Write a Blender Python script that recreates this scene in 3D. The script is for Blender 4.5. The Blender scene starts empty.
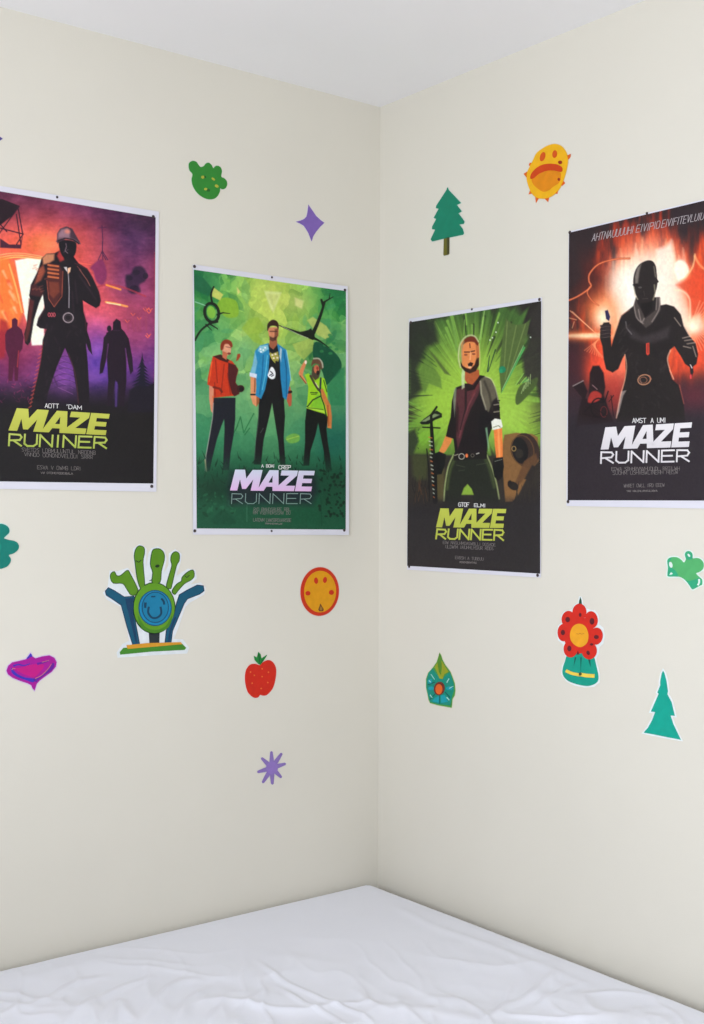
import bpy, bmesh, math, random
import numpy as np
from mathutils import Vector, Matrix
from mathutils.geometry import tessellate_polygon

# ------------------------------------------------------------------ camera, light, exposure
SC = bpy.context.scene
COL = SC.collection
YAW, PITCH, ROLL, FPX = 0.906576179, 0.0, 0.00309493, 1234.7285
CAM = np.array([-1.97990023, -2.41829510, 1.47541025])
CEIL, BEDTOP, WX, WY = 2.5, 0.55, -3.5, -3.7

Fv = np.array([math.cos(YAW), math.sin(YAW), 0.0])
Rv = np.array([math.sin(YAW), -math.cos(YAW), 0.0])
Uv = np.array([0, 0, 1.0])
Rv, Uv = Rv*math.cos(ROLL)+Uv*math.sin(ROLL), -Rv*math.sin(ROLL)+Uv*math.cos(ROLL)
cd = bpy.data.cameras.new('camera')
cam = bpy.data.objects.new('camera', cd); COL.objects.link(cam)
cd.sensor_fit = 'VERTICAL'; cd.sensor_height = 24; cd.lens = FPX/1024*24
cd.clip_start = 0.02
m = Matrix.Identity(4)
for i in range(3):
    m[i][0] = Rv[i]; m[i][1] = Uv[i]; m[i][2] = -Fv[i]; m[i][3] = CAM[i]
cam.matrix_world = m
SC.camera = cam

w = bpy.data.worlds.new('world'); SC.world = w; w.use_nodes = True
w.node_tree.nodes['Background'].inputs[0].default_value = (0.72, 0.84, 1.0, 1)
w.node_tree.nodes['Background'].inputs[1].default_value = 1.0

def area(name, loc, rot, sx, sy, power, color):
    l = bpy.data.lights.new(name, 'AREA'); l.shape = 'RECTANGLE'; l.size = sx; l.size_y = sy
    l.energy = power; l.color = color
    o = bpy.data.objects.new(name, l); COL.objects.link(o); o.location = loc; o.rotation_euler = rot
    return o
# daylight entering by the two windows behind the camera
area('window_daylight', (WX+0.06, -1.9, 1.5), (0, -math.pi/2, 0), 1.3, 1.7, 64, (0.845, 0.918, 1.05))
area('rear_window_daylight', (-1.5, WY+0.06, 1.6), (math.pi/2, 0, 0), 1.8, 1.2, 14, (0.845, 0.918, 1.05))
SC.view_settings.view_transform = 'Standard'
SC.view_settings.look = 'None'
SC.view_settings.gamma = 1
SC.view_settings.use_curve_mapping = False
SC.view_settings.exposure = 0.0

# ------------------------------------------------------------------ helpers
def s2l(c):
    c = np.asarray(c, float)
    return np.where(c <= 0.04045, c/12.92, ((c+0.055)/1.055)**2.4)
def mat(name, rgb, rough=0.5, var=0.04, scale=30, bump=0.0, bscale=200, spec=0.4, metal=0, sheen=0):
    mt = bpy.data.materials.new(name); mt.use_nodes = True
    nt = mt.node_tree; b = nt.nodes['Principled BSDF']
    b.inputs['Roughness'].default_value = rough
    b.inputs['Specular IOR Level'].default_value = spec
    b.inputs['Metallic'].default_value = metal
    c = s2l(np.array(rgb)/255.0)
    tc = nt.nodes.new('ShaderNodeTexCoord'); n = nt.nodes.new('ShaderNodeTexNoise')
    n.inputs['Scale'].default_value = scale; n.inputs['Detail'].default_value = 4
    nt.links.new(tc.outputs['Object'], n.inputs['Vector'])
    r = nt.nodes.new('ShaderNodeValToRGB')
    r.color_ramp.elements[0].position = 0.3; r.color_ramp.elements[1].position = 0.7
    r.color_ramp.elements[0].color = (*np.clip(c*(1-var), 0, 1), 1)
    r.color_ramp.elements[1].color = (*np.clip(c*(1+var), 0, 1), 1)
    nt.links.new(n.outputs['Fac'], r.inputs['Fac']); nt.links.new(r.outputs['Color'], b.inputs['Base Color'])
    if sheen: b.inputs['Sheen Weight'].default_value = sheen
    if bump:
        n2 = nt.nodes.new('ShaderNodeTexNoise'); n2.inputs['Scale'].default_value = bscale; n2.inputs['Detail'].default_value = 3
        nt.links.new(tc.outputs['Object'], n2.inputs['Vector'])
        bp = nt.nodes.new('ShaderNodeBump'); bp.inputs['Strength'].default_value = bump; bp.inputs['Distance'].default_value = 0.002
        nt.links.new(n2.outputs['Fac'], bp.inputs['Height']); nt.links.new(bp.outputs['Normal'], b.inputs['Normal'])
    return mt
_mc = {}
def vinyl(rgb):
    k = tuple(rgb)
    if k not in _mc: _mc[k] = mat('vinyl_%d_%d_%d' % k, np.minimum(np.array(rgb)*0.98, 250), 0.42, 0.06, 60, spec=0.3)
    return _mc[k]
def vmat(name, rough):
    mt = bpy.data.materials.new(name); mt.use_nodes = True
    nt = mt.node_tree; b = nt.nodes['Principled BSDF']
    b.inputs['Roughness'].default_value = rough; b.inputs['Specular IOR Level'].default_value = 0.35
    a = nt.nodes.new('ShaderNodeAttribute'); a.attribute_name = 'ink'
    nt.links.new(a.outputs['Color'], b.inputs['Base Color'])
    return mt
def empty(name, loc, label=None, cat=None, group=None):
    o = bpy.data.objects.new(name, None); COL.objects.link(o); o.location = loc
    o.empty_display_size = 0.05
    if label: tag(o, label, cat, group)
    return o
def tag(o, label, cat, group=None):
    o['label'] = label; o['category'] = cat
    if group: o['group'] = group
    return o
def org(parent):
    v = np.zeros(3); p = parent
    while p is not None: v = v+np.array(p.location); p = p.parent
    return v
def mesh(name, verts, faces, mt, parent=None, loc=None, smooth=False, ink=None):
    verts = np.asarray(verts, float)
    po = org(parent)
    if loc is None: loc = po
    me = bpy.data.meshes.new(name)
    me.from_pydata((verts-np.array(loc)).tolist(), [], [list(f) for f in faces])
    me.materials.append(mt)
    if smooth: me.polygons.foreach_set('use_smooth', [True]*len(me.polygons))
    if ink is not None:
        a = me.color_attributes.new('ink', 'FLOAT_COLOR', 'POINT')
        d = np.ones((len(verts), 4)); d[:, :3] = ink
        a.data.foreach_set('color', d.ravel())
    me.update()
    o = bpy.data.objects.new(name, me); COL.objects.link(o)
    o.location = np.array(loc)-po; o.parent = parent
    return o
def box_vf(x0, x1, y0, y1, z0, z1):
    v = [(x, y, z) for x in (x0, x1) for y in (y0, y1) for z in (z0, z1)]
    f = [(0,1,3,2), (4,6,7,5), (0,4,5,1), (2,3,7,6), (0,2,6,4), (1,5,7,3)]
    return v, f
def boxes(name, lst, mt, parent=None, bevel=0.0, loc=None):
    V, Fc = [], []
    for b in lst:
        v, f = box_vf(*b); k = len(V); V += v; Fc += [[i+k for i in q] for q in f]
    o = mesh(name, V, Fc, mt, parent, loc)
    if bevel:
        md = o.modifiers.new('bevel', 'BEVEL'); md.width = bevel; md.segments = 3
    return o
def struct(o):
    o['kind'] = 'structure'; return o
# a point of the photograph (in its 704x1024 frame) traced onto the wall plane it lies on
def on_wall(q, wl):
    d = Fv*FPX+Rv*(q[0]-352)-Uv*(q[1]-512)
    ax = 1 if wl == 'L' else 0
    P = CAM-CAM[ax]/d[ax]*d
    return np.array([-P[0] if wl == 'L' else -P[1], P[2]])       # (distance from room corner, height)
def wall_pt(u, z, d, wl):
    return np.array([-u, -d, z]) if wl == 'L' else np.array([-d, -u, z])
def to_px(P):
    v = P-CAM; dd = v@Fv
    return 352+FPX*(v@Rv)/dd, 512-FPX*(v@Uv)/dd
def smooth(pts, n=5, closed=True):
    p = np.asarray(pts, float); N = len(p); out = []
    rng = range(N) if closed else range(N-1)
    for i in rng:
        if closed: a, b, c, d = p[i-1], p[i], p[(i+1) % N], p[(i+2) % N]
        else: a, b, c, d = p[max(i-1, 0)], p[i], p[i+1], p[min(i+2, N-1)]
        for k in range(n):
            t = k/n
            out.append(0.5*((2*b)+(c-a)*t+(2*a-5*b+4*c-d)*t*t+(3*b-a-3*c+d)*t**3))
    if not closed: out.append(p[-1])
    return np.array(out)
def ell(cx, cy, rx, ry, ang=0, n=28):
    t = np.linspace(0, 2*np.pi, n, endpoint=False); a = math.radians(ang)
    x, y = rx*np.cos(t), ry*np.sin(t)
    return np.stack([cx+x*math.cos(a)-y*math.sin(a), cy+x*math.sin(a)+y*math.cos(a)], 1)
def ribbon(pts, w0, w1=None):
    p = np.asarray(pts, float); w1 = w0 if w1 is None else w1
    t = np.gradient(p, axis=0); t /= np.linalg.norm(t, axis=1)[:, None]+1e-9
    nrm = np.stack([-t[:, 1], t[:, 0]], 1); ww = np.linspace(w0, w1, len(p))[:, None]/2
    return np.concatenate([p+nrm*ww, (p-nrm*ww)[::-1]])
def grow(pts, d):
    p = np.asarray(pts, float)
    A = 0.5*np.sum(p[:, 0]*np.roll(p[:, 1], -1)-np.roll(p[:, 0], -1)*p[:, 1])
    e = np.roll(p, -1, 0)-p; e /= np.linalg.norm(e, axis=1)[:, None]+1e-9
    n = np.stack([e[:, 1], -e[:, 0]], 1)*(1 if A > 0 else -1)
    b = n+np.roll(n, 1, 0); L = np.linalg.norm(b, axis=1)[:, None]+1e-9
    return p+b/L*d*np.clip(2/L, 1, 1.6)

# ------------------------------------------------------------------ setting
PAINT = mat('cream_wall_paint', (221, 215, 201), 0.85, 0.012, 3, 0.12, 350, 0.2)
CEILM = mat('white_ceiling_paint', (246, 244, 245), 0.9, 0.01, 3, 0.1, 300, 0.15)
FLOORM = mat('pale_floor', (238, 231, 222), 0.5, 0.04, 8)
WHITE = mat('white_window_paint', (235, 235, 232), 0.4, 0.01)
T = 0.12
struct(boxes('floor', [(WX-T, T, WY-T, T, -0.1, 0)], FLOORM))
struct(boxes('ceiling', [(WX-T, T, WY-T, T, CEIL, CEIL+0.1)], CEILM))
struct(boxes('wall_left', [(WX-T, 0, 0, T, 0, CEIL)], PAINT))
struct(boxes('wall_right', [(0, T, WY-T, T, 0, CEIL)], PAINT))
wy0, wy1, wz0, wz1 = -2.8, -1.0, 0.95, 2.25
struct(boxes('wall_side', [(WX-T, WX, WY-T, wy0, 0, CEIL), (WX-T, WX, wy1, 0, 0, CEIL),
                           (WX-T, WX, wy0, wy1, 0, wz0), (WX-T, WX, wy0, wy1, wz1, CEIL)], PAINT))
wx0, wx1 = -2.45, -0.55
struct(boxes('wall_back', [(WX, wx0, WY-T, WY, 0, CEIL), (wx1, 0, WY-T, WY, 0, CEIL),
                           (wx0, wx1, WY-T, WY, 0, wz0), (wx0, wx1, WY-T, WY, wz1, CEIL)], PAINT))
fw = 0.05
struct(boxes('window_1', [(WX-0.09, WX-0.03, wy0, wy0+fw, wz0, wz1), (WX-0.09, WX-0.03, wy1-fw, wy1, wz0, wz1),
                          (WX-0.09, WX-0.03, wy0, wy1, wz0, wz0+fw), (WX-0.09, WX-0.03, wy0, wy1, wz1-fw, wz1),
                          (WX-0.09, WX-0.03, (wy0+wy1)/2-fw/2, (wy0+wy1)/2+fw/2, wz0, wz1)], WHITE))
struct(boxes('window_2', [(wx0, wx0+fw, WY-0.09, WY-0.03, wz0, wz1), (wx1-fw, wx1, WY-0.09, WY-0.03, wz0, wz1),
                          (wx0, wx1, WY-0.09, WY-0.03, wz0, wz0+fw), (wx0, wx1, WY-0.09, WY-0.03, wz1-fw, wz1),
                          ((wx0+wx1)/2-fw/2, (wx0+wx1)/2+fw/2, WY-0.09, WY-0.03, wz0, wz1)], WHITE))

# ------------------------------------------------------------------ noise
class Noise:
    def __init__(s, seed): s.t = np.random.RandomState(seed).rand(256, 256)
    def __call__(s, x, y):
        xi = np.floor(x).astype(int); yi = np.floor(y).astype(int); fx = x-xi; fy = y-yi
        fx = fx*fx*(3-2*fx); fy = fy*fy*(3-2*fy)
        g = lambda a, b: s.t[a & 255, b & 255]
        return (g(xi, yi)*(1-fx)+g(xi+1, yi)*fx)*(1-fy)+(g(xi, yi+1)*(1-fx)+g(xi+1, yi+1)*fx)*fy
    def fbm(s, x, y, o=4):
        v = 0; a = 0.5
        for k in range(o): v = v+a*s(x*2**k+17*k, y*2**k+31*k); a *= 0.5
        return v/(1-0.5**o)

# ------------------------------------------------------------------ bed
def on_bed(q):
    d = Fv*FPX+Rv*(q[0]-352)-Uv*(q[1]-512)
    P = CAM+(BEDTOP-CAM[2])/d[2]*d; return P[:2]
GAP = 0.0375
BX0, BX1, BY0, BY1 = -2.05, -GAP, -1.42, -0.012
SHEET = mat('white_cotton_sheet', (235, 235, 242), 0.9, 0.012, 6, 0.25, 700, 0.1, sheen=0.15)
bed = empty('bed', ((BX0+BX1)/2, (BY0+BY1)/2, 0), 'single bed pushed into the room corner under a white sheet', 'bed')
WOOD = mat('pale_bed_wood', (190, 165, 130), 0.5, 0.1, 12)
MATT = mat('mattress_ticking', (225, 224, 222), 0.9, 0.02, 20)
boxes('bed_frame', [(BX0+0.02, BX1-0.02, BY0+0.02, BY1-0.01, 0.14, 0.30)], WOOD, bed, 0.008)
for lx in (BX0+0.05, BX1-0.11):
    for ly in (BY0+0.05, BY1-0.11): boxes('leg', [(lx, lx+0.06, ly, ly+0.06, 0, 0.14)], WOOD, bed)
boxes('mattress', [(BX0+0.012, BX1-0.012, BY0+0.012, BY1-0.008, 0.30, 0.52)], MATT, bed, 0.025)

BLOCKM = mat('added_headboard_cloth', (206, 200, 190), 0.9, 0.03, 60, 0.3, 500, 0.1)
boxes('added_shade_headboard', [(BX0-0.09, BX0-0.012, BY0, BY1, 0.10, 1.02)], BLOCKM, bed, 0.02)  # added out of view to block window light from the lower walls

RIDGE = [  # folds of the sheet: photo polyline, half width, height (metres)
    ([(258, 962), (282, 980), (312, 994), (360, 1016), (380, 1030)], 0.007, 0.006),
    ([(275, 984), (305, 1003), (335, 1018), (350, 1035)], 0.006, 0.005),
    ([(395, 905), (430, 925), (480, 943), (545, 968), (600, 990)], 0.015, 0.003),
    ([(430, 900), (470, 925), (530, 950), (570, 965)], 0.012, 0.0022),
    ([(485, 1026), (505, 1008), (535, 992), (560, 968)], 0.011, 0.006),
    ([(498, 1024), (508, 1000), (514, 982)], 0.008, 0.004),
    ([(520, 1015), (560, 992), (590, 978)], 0.010, 0.003),
    ([(-20, 1020), (40, 1004), (78, 984), (118, 974)], 0.013, 0.0055),
    ([(60, 1030), (90, 1006), (122, 988), (160, 975)], 0.011, 0.005),
    ([(100, 1040), (118, 1004), (124, 1010), (138, 1030)], 0.012, 0.0075),
    ([(140, 1028), (158, 1000), (184, 982), (212, 981)], 0.012, 0.0065),
    ([(176, 1030), (188, 1004), (206, 990), (216, 984)], 0.010, 0.0055),
    ([(200, 1035), (222, 1008), (240, 1002)], 0.010, 0.005),
    ([(232, 1035), (240, 1012), (262, 992), (272, 986)], 0.010, 0.0055),
    ([(352, 985), (365, 1000), (374, 1020)], 0.011, 0.005),
    ([(380, 990), (400, 1004), (412, 1030)], 0.012, 0.004),
    ([(590, 1024), (640, 1010), (690, 1012)], 0.016, 0.003),
    ([(-10, 985), (50, 972), (110, 962)], 0.03, 0.002),
]
def sheet_top(X, Y):
    n1, n2, n3 = Noise(3), Noise(8), Noise(21)
    near = np.clip((-(X*0.62+Y*0.79)-0.42)/0.45, 0, 1)          # calm by the corner, rumpled towards the room
    h = 0.004*(n1.fbm(X*3+9, Y*3+5, 3)-0.5)
    a, b = X*0.8+Y*0.6, -X*0.6+Y*0.8
    wv = 0.12*(n2.fbm(X*4+3, Y*4+9, 3)-0.5)
    r = 1-np.abs(2*n2.fbm((a+wv)*9+40, (b+wv)*3+11, 2)-1)
    h += near*0.010*(np.clip(r, 0, 1)**4-0.3)
    r2 = 1-np.abs(2*n3.fbm((a*0.5-b*0.86+wv)*13+60, (a*0.86+b*0.5)*4+13, 2)-1)
    h += near*0.006*(np.clip(r2, 0, 1)**5-0.3)
    h += (0.15+0.85*near)*0.0005*(n3.fbm(X*40+80, Y*40+90, 2)-0.5)
    for pl, hw, ht in RIDGE:
        P = smooth([on_bed(q) for q in pl], 6, False)
        D = np.full(X.shape, 9.0)
        for i in range(len(P)-1):
            ax, ay = P[i]; bx, by = P[i+1]; ex, ey = bx-ax, by-ay; L = ex*ex+ey*ey+1e-12
            t = np.clip(((X-ax)*ex+(Y-ay)*ey)/L, 0, 1)
            fade = 1.0
            D = np.minimum(D, np.hypot(X-ax-t*ex, Y-ay-t*ey))
        e = np.minimum(np.hypot(X-P[0][0], Y-P[0][1]), np.hypot(X-P[-1][0], Y-P[-1][1]))
        h += 0.85*ht*np.exp(-(D/hw)**2)*np.clip(e/0.06, 0.15, 1)
    return h
def make_sheet():
    nx, ny, R = 420, 320, 0.022
    # arc-length axes with a skirt rounding down over every edge
    def axis(a, b, n):
        s = np.linspace(a, b, n); ang = np.linspace(0, math.pi/2, 7)[1:]
        lo = [(a+R-R*math.sin(t)-R, -R*(1-math.cos(t))) for t in ang]
        pos = [(a-0.0*t, 0) for t in ()]
        inner = np.linspace(a+R, b-R, n)
        P = [(a, -R-d) for d in (0.14, 0.09, 0.045)]
        P += [(a+R-R*math.sin(t), -R*(1-math.cos(t))) for t in ang[::-1]]
        P += [(q, 0.0) for q in inner]
        P += [(b-R+R*math.sin(t), -R*(1-math.cos(t))) for t in ang]
        P += [(b, -R-d) for d in (0.045, 0.09, 0.14)]
        return np.array(P)
    ax, ay = axis(BX0, BX1, nx), axis(BY0, BY1, ny)
    X, Y = np.meshgrid(ax[:, 0], ay[:, 0], indexing='ij')
    dX, dY = np.meshgrid(ax[:, 1], ay[:, 1], indexing='ij')
    drop = np.minimum(dX, dY)
    edge = np.minimum(np.minimum(X-BX0, BX1-X), np.minimum(Y-BY0, BY1-Y))
    Z = BEDTOP+drop+sheet_top(X, Y)*np.clip(edge/0.08, 0, 1)
    both = (dX < 0) & (dY < 0)                                   # pull the corners in so they round
    cx, cy = (BX0+BX1)/2, (BY0+BY1)/2
    k = np.where(both, 0.006, 0)
    X = X+np.sign(cx-X)*k; Y = Y+np.sign(cy-Y)*k
    N0, N1 = X.shape
    V = np.stack([X, Y, Z], -1).reshape(-1, 3)
    i, j = np.meshgrid(np.arange(N0-1), np.arange(N1-1), indexing='ij'); b = (i*N1+j).ravel()
    Fc = np.stack([b, b+N1, b+N1+1, b+1], 1)
    o = mesh('bed_sheet', V, Fc.tolist(), SHEET, None, (cx, cy, BEDTOP-0.16), True)
    tag(o, 'rumpled white cotton sheet stretched over the bed in the corner', 'bed sheet')
make_sheet()

# ------------------------------------------------------------------ print painter (inks of the posters)
class Painter:
    def __init__(s, px, py, seed=1):
        s.px, s.py = px, py; s.c = np.zeros(px.shape+(3,)); s.n = Noise(seed); s.o = (0, 0, 1)
    def P(s, pts):
        p = np.asarray(pts, float); ox, oy, k = s.o
        return np.stack([ox+p[:, 0]/k, oy+p[:, 1]/k], 1)
    def X(s): return (s.px-s.o[0])*s.o[2]
    def Y(s): return (s.py-s.o[1])*s.o[2]
    def mix(s, col, a, msk=None):
        col = np.asarray(col, float)
        if msk is None: s.c += (col-s.c)*np.asarray(a)[..., None]
        else:
            cc = s.c[msk]; s.c[msk] = cc+(col-cc)*a[:, None]
    def poly(s, pts, col, soft=0.35, a=1.0, sm=False):
        p = s.P(smooth(pts, 4) if sm else pts)
        m = soft+0.3
        msk = (s.px > p[:, 0].min()-m) & (s.px < p[:, 0].max()+m) & (s.py > p[:, 1].min()-m) & (s.py < p[:, 1].max()+m)
        if not msk.any(): return
        x, y = s.px[msk], s.py[msk]; D = np.full(x.shape, 1e9); ins = np.zeros(x.shape, bool)
        for i in range(len(p)):
            ax, ay = p[i-1]; bx, by = p[i]; ex, ey = bx-ax, by-ay; L = ex*ex+ey*ey+1e-12
            t = np.clip(((x-ax)*ex+(y-ay)*ey)/L, 0, 1)
            D = np.minimum(D, (x-ax-t*ex)**2+(y-ay-t*ey)**2)
            c = (ay > y) != (by > y)
            if abs(by-ay) > 1e-9: ins ^= c & (x < (bx-ax)*(y-ay)/(by-ay)+ax)
        D = np.sqrt(D)*np.where(ins, -1, 1)
        s.mix(col, a*np.clip(0.5-D/(2*soft), 0, 1), msk)
    def line(s, pts, w, col, soft=0.3, a=1.0, sm=False, w1=None):
        q = smooth(pts, 5, False) if sm else np.asarray(pts, float)
        p = s.P(q); w = w/s.o[2]; w1 = w if w1 is None else w1/s.o[2]; N = len(p)-1
        m = max(w, w1)+soft+0.3
        msk = (s.px > p[:, 0].min()-m) & (s.px < p[:, 0].max()+m) & (s.py > p[:, 1].min()-m) & (s.py < p[:, 1].max()+m)
        if not msk.any(): return
        x, y = s.px[msk], s.py[msk]; D = np.full(x.shape, 1e9)
        for i in range(N):
            ax, ay = p[i]; bx, by = p[i+1]; ex, ey = bx-ax, by-ay; L = ex*ex+ey*ey+1e-12
            t = np.clip(((x-ax)*ex+(y-ay)*ey)/L, 0, 1)
            D = np.minimum(D, np.hypot(x-ax-t*ex, y-ay-t*ey)-(w+(w1-w)*(i+t)/N)/2)
        s.mix(col, a*np.clip(0.5-D/(2*soft), 0, 1), msk)
    def ring(s, cx, cy, rx, ry, w, col, a=1.0, ang=0):
        e = ell(cx, cy, rx, ry, ang, 20); s.line(np.vstack([e, e[:1]]), w, col, a=a)
    def dot(s, cx, cy, rx, ry, col, a=1.0, ang=0, soft=0.35): s.poly(ell(cx, cy, rx, ry, ang, 20), col, soft, a)
    def glow(s, cx, cy, rx, ry, col, a=1.0, ang=0, pw=1.0):
        t = math.radians(ang); X, Y = s.X()-cx, s.Y()-cy
        u = (X*math.cos(t)+Y*math.sin(t))/rx; v = (-X*math.sin(t)+Y*math.cos(t))/ry
        s.mix(col, a*np.exp(-(u*u+v*v)**pw))
    def grad(s, stops, horiz=False):
        t = s.X() if horiz else s.Y(); xs = [q[0] for q in stops]
        s.c = np.stack([np.interp(t, xs, [q[1][k] for q in stops]) for k in range(3)], -1)
    def band(s, y0, y1, col, a=1.0):
        s.mix(col, a*np.clip((s.Y()-y0)/(y1-y0), 0, 1))
    def grain(s, sc, amp, ax=1.0):
        s.c += (s.n.fbm(s.X()/sc*ax, s.Y()/sc, 4)-0.5)[..., None]*amp

def paint_a(p):        # soldier silhouette against a purple and orange sky
    p.o = (0, 185, 4.4)
    p.grad([(0, (52, 22, 52)), (140, (92, 34, 76)), (330, (150, 52, 82)), (600, (120, 46, 98)), (800, (92, 44, 118)), (960, (40, 24, 52)), (1010, (20, 15, 20))])
    p.glow(120, 330, 300, 160, (214, 84, 72), 0.85)
    p.glow(40, 430, 270, 240, (250, 104, 56), 0.97)
    p.glow(240, 420, 210, 230, (232, 84, 72), 0.8)
    p.glow(440, 560, 180, 150, (236, 88, 84), 0.9); p.glow(400, 660, 100, 80, (222, 84, 130), .6)
    p.glow(330, 260, 120, 90, (216, 86, 84), 0.6)
    p.glow(200, 262, 90, 60, (250, 130, 76), 0.8)
    p.glow(600, 230, 140, 150, (66, 36, 78), 0.85)
    p.glow(640, 60, 110, 130, (26, 16, 28), 0.9)
    p.glow(450, 80, 160, 70, (78, 32, 68), 0.6)
    p.glow(560, 420, 90, 120, (96, 48, 104), 0.55)
    p.glow(430, 760, 110, 150, (98, 62, 160), 0.85)
    p.glow(285, 830, 60, 150, (112, 58, 140), 0.8)
    p.glow(600, 640, 60, 90, (128, 46, 84), 0.6)
    p.glow(60, 760, 110, 120, (120, 30, 62), 0.7)
    p.glow(-150, 420, 130, 260, (200, 70, 60), 0.6)
    p.c += ((p.n.fbm(p.X()/70, p.Y()/60, 4)-0.5)*58)[..., None]*np.array([1, .6, .7])
    p.c += ((p.n.fbm(p.X()/22+50, p.Y()/9, 3)-0.5)*26)[..., None]*np.array([1, .55, .6])
    for k in range(3):
        p.line([(-60, 320+k*14), (60, 300+k*9), (170, 312+k*8), (215, 330)], 5, (255, 170+k*20, 110), a=.8, sm=True)
    p.poly([(-10, 318), (40, 322), (60, 380), (100, 560), (70, 640), (-10, 640)], (250, 122, 48), 2, .8)
    rq = random.Random(31)
    for k in range(26):
        x, y = rq.uniform(-90, 66), rq.uniform(345, 600); L = rq.uniform(14, 44); p.line([(x, y), (x+L*.5, y+L)], rq.uniform(5, 12), rq.choice([(255, 214, 150), (255, 158, 80), (236, 84, 40), (255, 236, 200), (206, 60, 40)]), 1.4, .55, w1=2)
    p.poly([(66, 332), (120, 322), (196, 330), (205, 470), (190, 560), (196, 704), (140, 706), (128, 640), (104, 560), (84, 440)], (255, 236, 214), .8)
    p.line([(40, 350), (70, 450), (96, 560)], 7, (255, 180, 100), a=.8, sm=True)
    p.line([(56, 340), (82, 440), (104, 560)], 5, (244, 110, 50), a=.9, sm=True)
    p.poly([(0, 590), (30, 600), (44, 640), (20, 760), (-20, 770)], (150, 30, 40), 2, .8)
    # wreck at top left, mast and balloon, far tree
    p.poly([(-60, 60), (10, 62), (86, 92), (60, 130), (0, 178), (-60, 150)], (30, 14, 24))
    p.poly([(0, 235), (40, 262), (88, 262), (100, 218), (92, 280), (0, 276)], (66, 26, 44))
    for l in [[(84, 94), (-10, 222)], [(78, 94), (100, 218)], [(0, 190), (102, 216)], [(100, 218), (72, 262)], [(72, 130), (92, 262)], [(-20, 150), (30, 205)]]: p.line(l, 5, (44, 18, 34))
    p.line([(448, 178), (452, 240), (450, 298)], 4, (66, 26, 60)); p.line([(430, 190), (468, 186)], 3, (66, 26, 60))
    for l in [[(450, 290), (432, 330)], [(450, 290), (474, 330)], [(450, 300), (466, 330)], [(450, 250), (452, 330)]]: p.line(l, 4, (70, 28, 62))
    p.poly([(398, 362), (442, 326), (462, 350), (470, 400), (452, 440), (424, 424), (410, 380)], (118, 38, 84), 1, .85, True)
    p.poly([(552, 400), (575, 390), (590, 362), (622, 358), (645, 385), (640, 420), (612, 440), (618, 470), (580, 478), (556, 452)], (40, 22, 48), 1.2, .9, True)
    for q in [(570, 410, 14, 10), (600, 385, 16, 12), (640, 400, 12, 14), (590, 455, 20, 14)]: p.dot(*q, (32, 18, 40), .9)
    p.line([(380, 470), (460, 440), (540, 450), (640, 490)], 8, (170, 52, 66), a=.7, sm=True)
    p.line([(468, 440), (530, 460)], 8, (255, 140, 60)); p.line([(466, 515), (500, 520), (560, 535)], 9, (255, 150, 80), a=.95)
    p.line([(470, 518), (530, 528)], 4, (255, 226, 170)); p.line([(400, 350), (330, 342)], 3, (240, 110, 80), a=.7)
    for k, (x, y) in enumerate([(648, 545), (655, 560), (640, 550), (662, 548), (655, 660), (650, 668), (612, 588), (560, 600), (585, 570)]):
        p.line([(x-9, y-6), (x, y+5), (x+8, y-4)], 4, (238, 100, 76), a=.8)
    for x in (560, 585, 612, 640, 600): p.line([(x, 540), (x+4, 640)], 8, (150, 60, 84), .8, a=.5)
    p.line([(682, 300), (684, 700), (676, 1060)], 6, (196, 60, 60), 1, a=.45)
    p.band(860, 975, (20, 14, 22))
    p.band(970, 1010, (19, 16, 19))
    # rope net between the legs
    for k in range(6):
        y = 760+k*26; p.line([(245-k*5, y+10), (285, y-8), (330+k*3, y+12)], 3, (60, 34, 74), a=.8, sm=True)
        p.line([(255, y), (320, y+30)], 2.5, (170, 100, 170), a=.5)
    # small figures
    d = (26, 12, 28)
    p.poly([(52, 592), (66, 584), (78, 596), (76, 620), (95, 636), (104, 670), (98, 720), (84, 742), (82, 800), (78, 862), (64, 862), (62, 790), (54, 862), (36, 862), (38, 760), (24, 722), (22, 660), (30, 640), (52, 626)], (74, 18, 46))
    p.line([(82, 730), (76, 800)], 5, (190, 60, 60), a=.6)
    p.poly([(497, 604), (512, 588), (530, 600), (534, 632), (548, 646), (566, 676), (582, 760), (586, 818), (574, 834), (566, 800), (556, 740), (556, 860), (545, 972), (522, 972), (520, 880), (508, 860), (498, 920), (492, 972), (470, 972), (476, 860), (470, 760), (462, 790), (452, 826), (438, 832), (440, 790), (452, 720), (456, 672), (470, 652), (496, 636)], d)
    p.dot(480, 632, 10, 14, d); p.poly([(468, 650), (480, 644), (492, 652), (485, 700), (462, 700)], d)
    p.line([(476, 700), (466, 782)], 4, (112, 52, 116), .6, .9, w1=2); p.line([(552, 720), (560, 800)], 4, (112, 56, 120), .6, .9, w1=2); p.line([(512, 870), (510, 972)], 9, (78, 50, 118), .8, .9); p.line([(500, 640), (526, 640)], 3, (70, 36, 66), a=.6)
    # pine and brush
    rr = random.Random(4)
    for k in range(11):
        y = 752+k*15; hw = 6+k*4.6
        p.poly([(625, y-16), (625+hw+rr.uniform(-5, 5), y+12), (625+hw*.4, y+6), (625-hw*.4, y+6), (625-hw-rr.uniform(-5, 5), y+12)], (18, 16, 34))
    p.poly([(570, 905), (600, 880), (640, 890), (680, 870), (680, 1000), (560, 1000)], (20, 15, 28), 1)
    for k in range(46):
        x, y = rr.uniform(-40, 130), rr.uniform(840, 960)
        p.line([(x, y), (x+rr.uniform(-16, 16), y+rr.uniform(-14, 14))], 2.6, (150, 44, 90) if k % 2 else (84, 24, 56), a=.75)
    # main figure
    f = (21, 14, 22)
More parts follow.
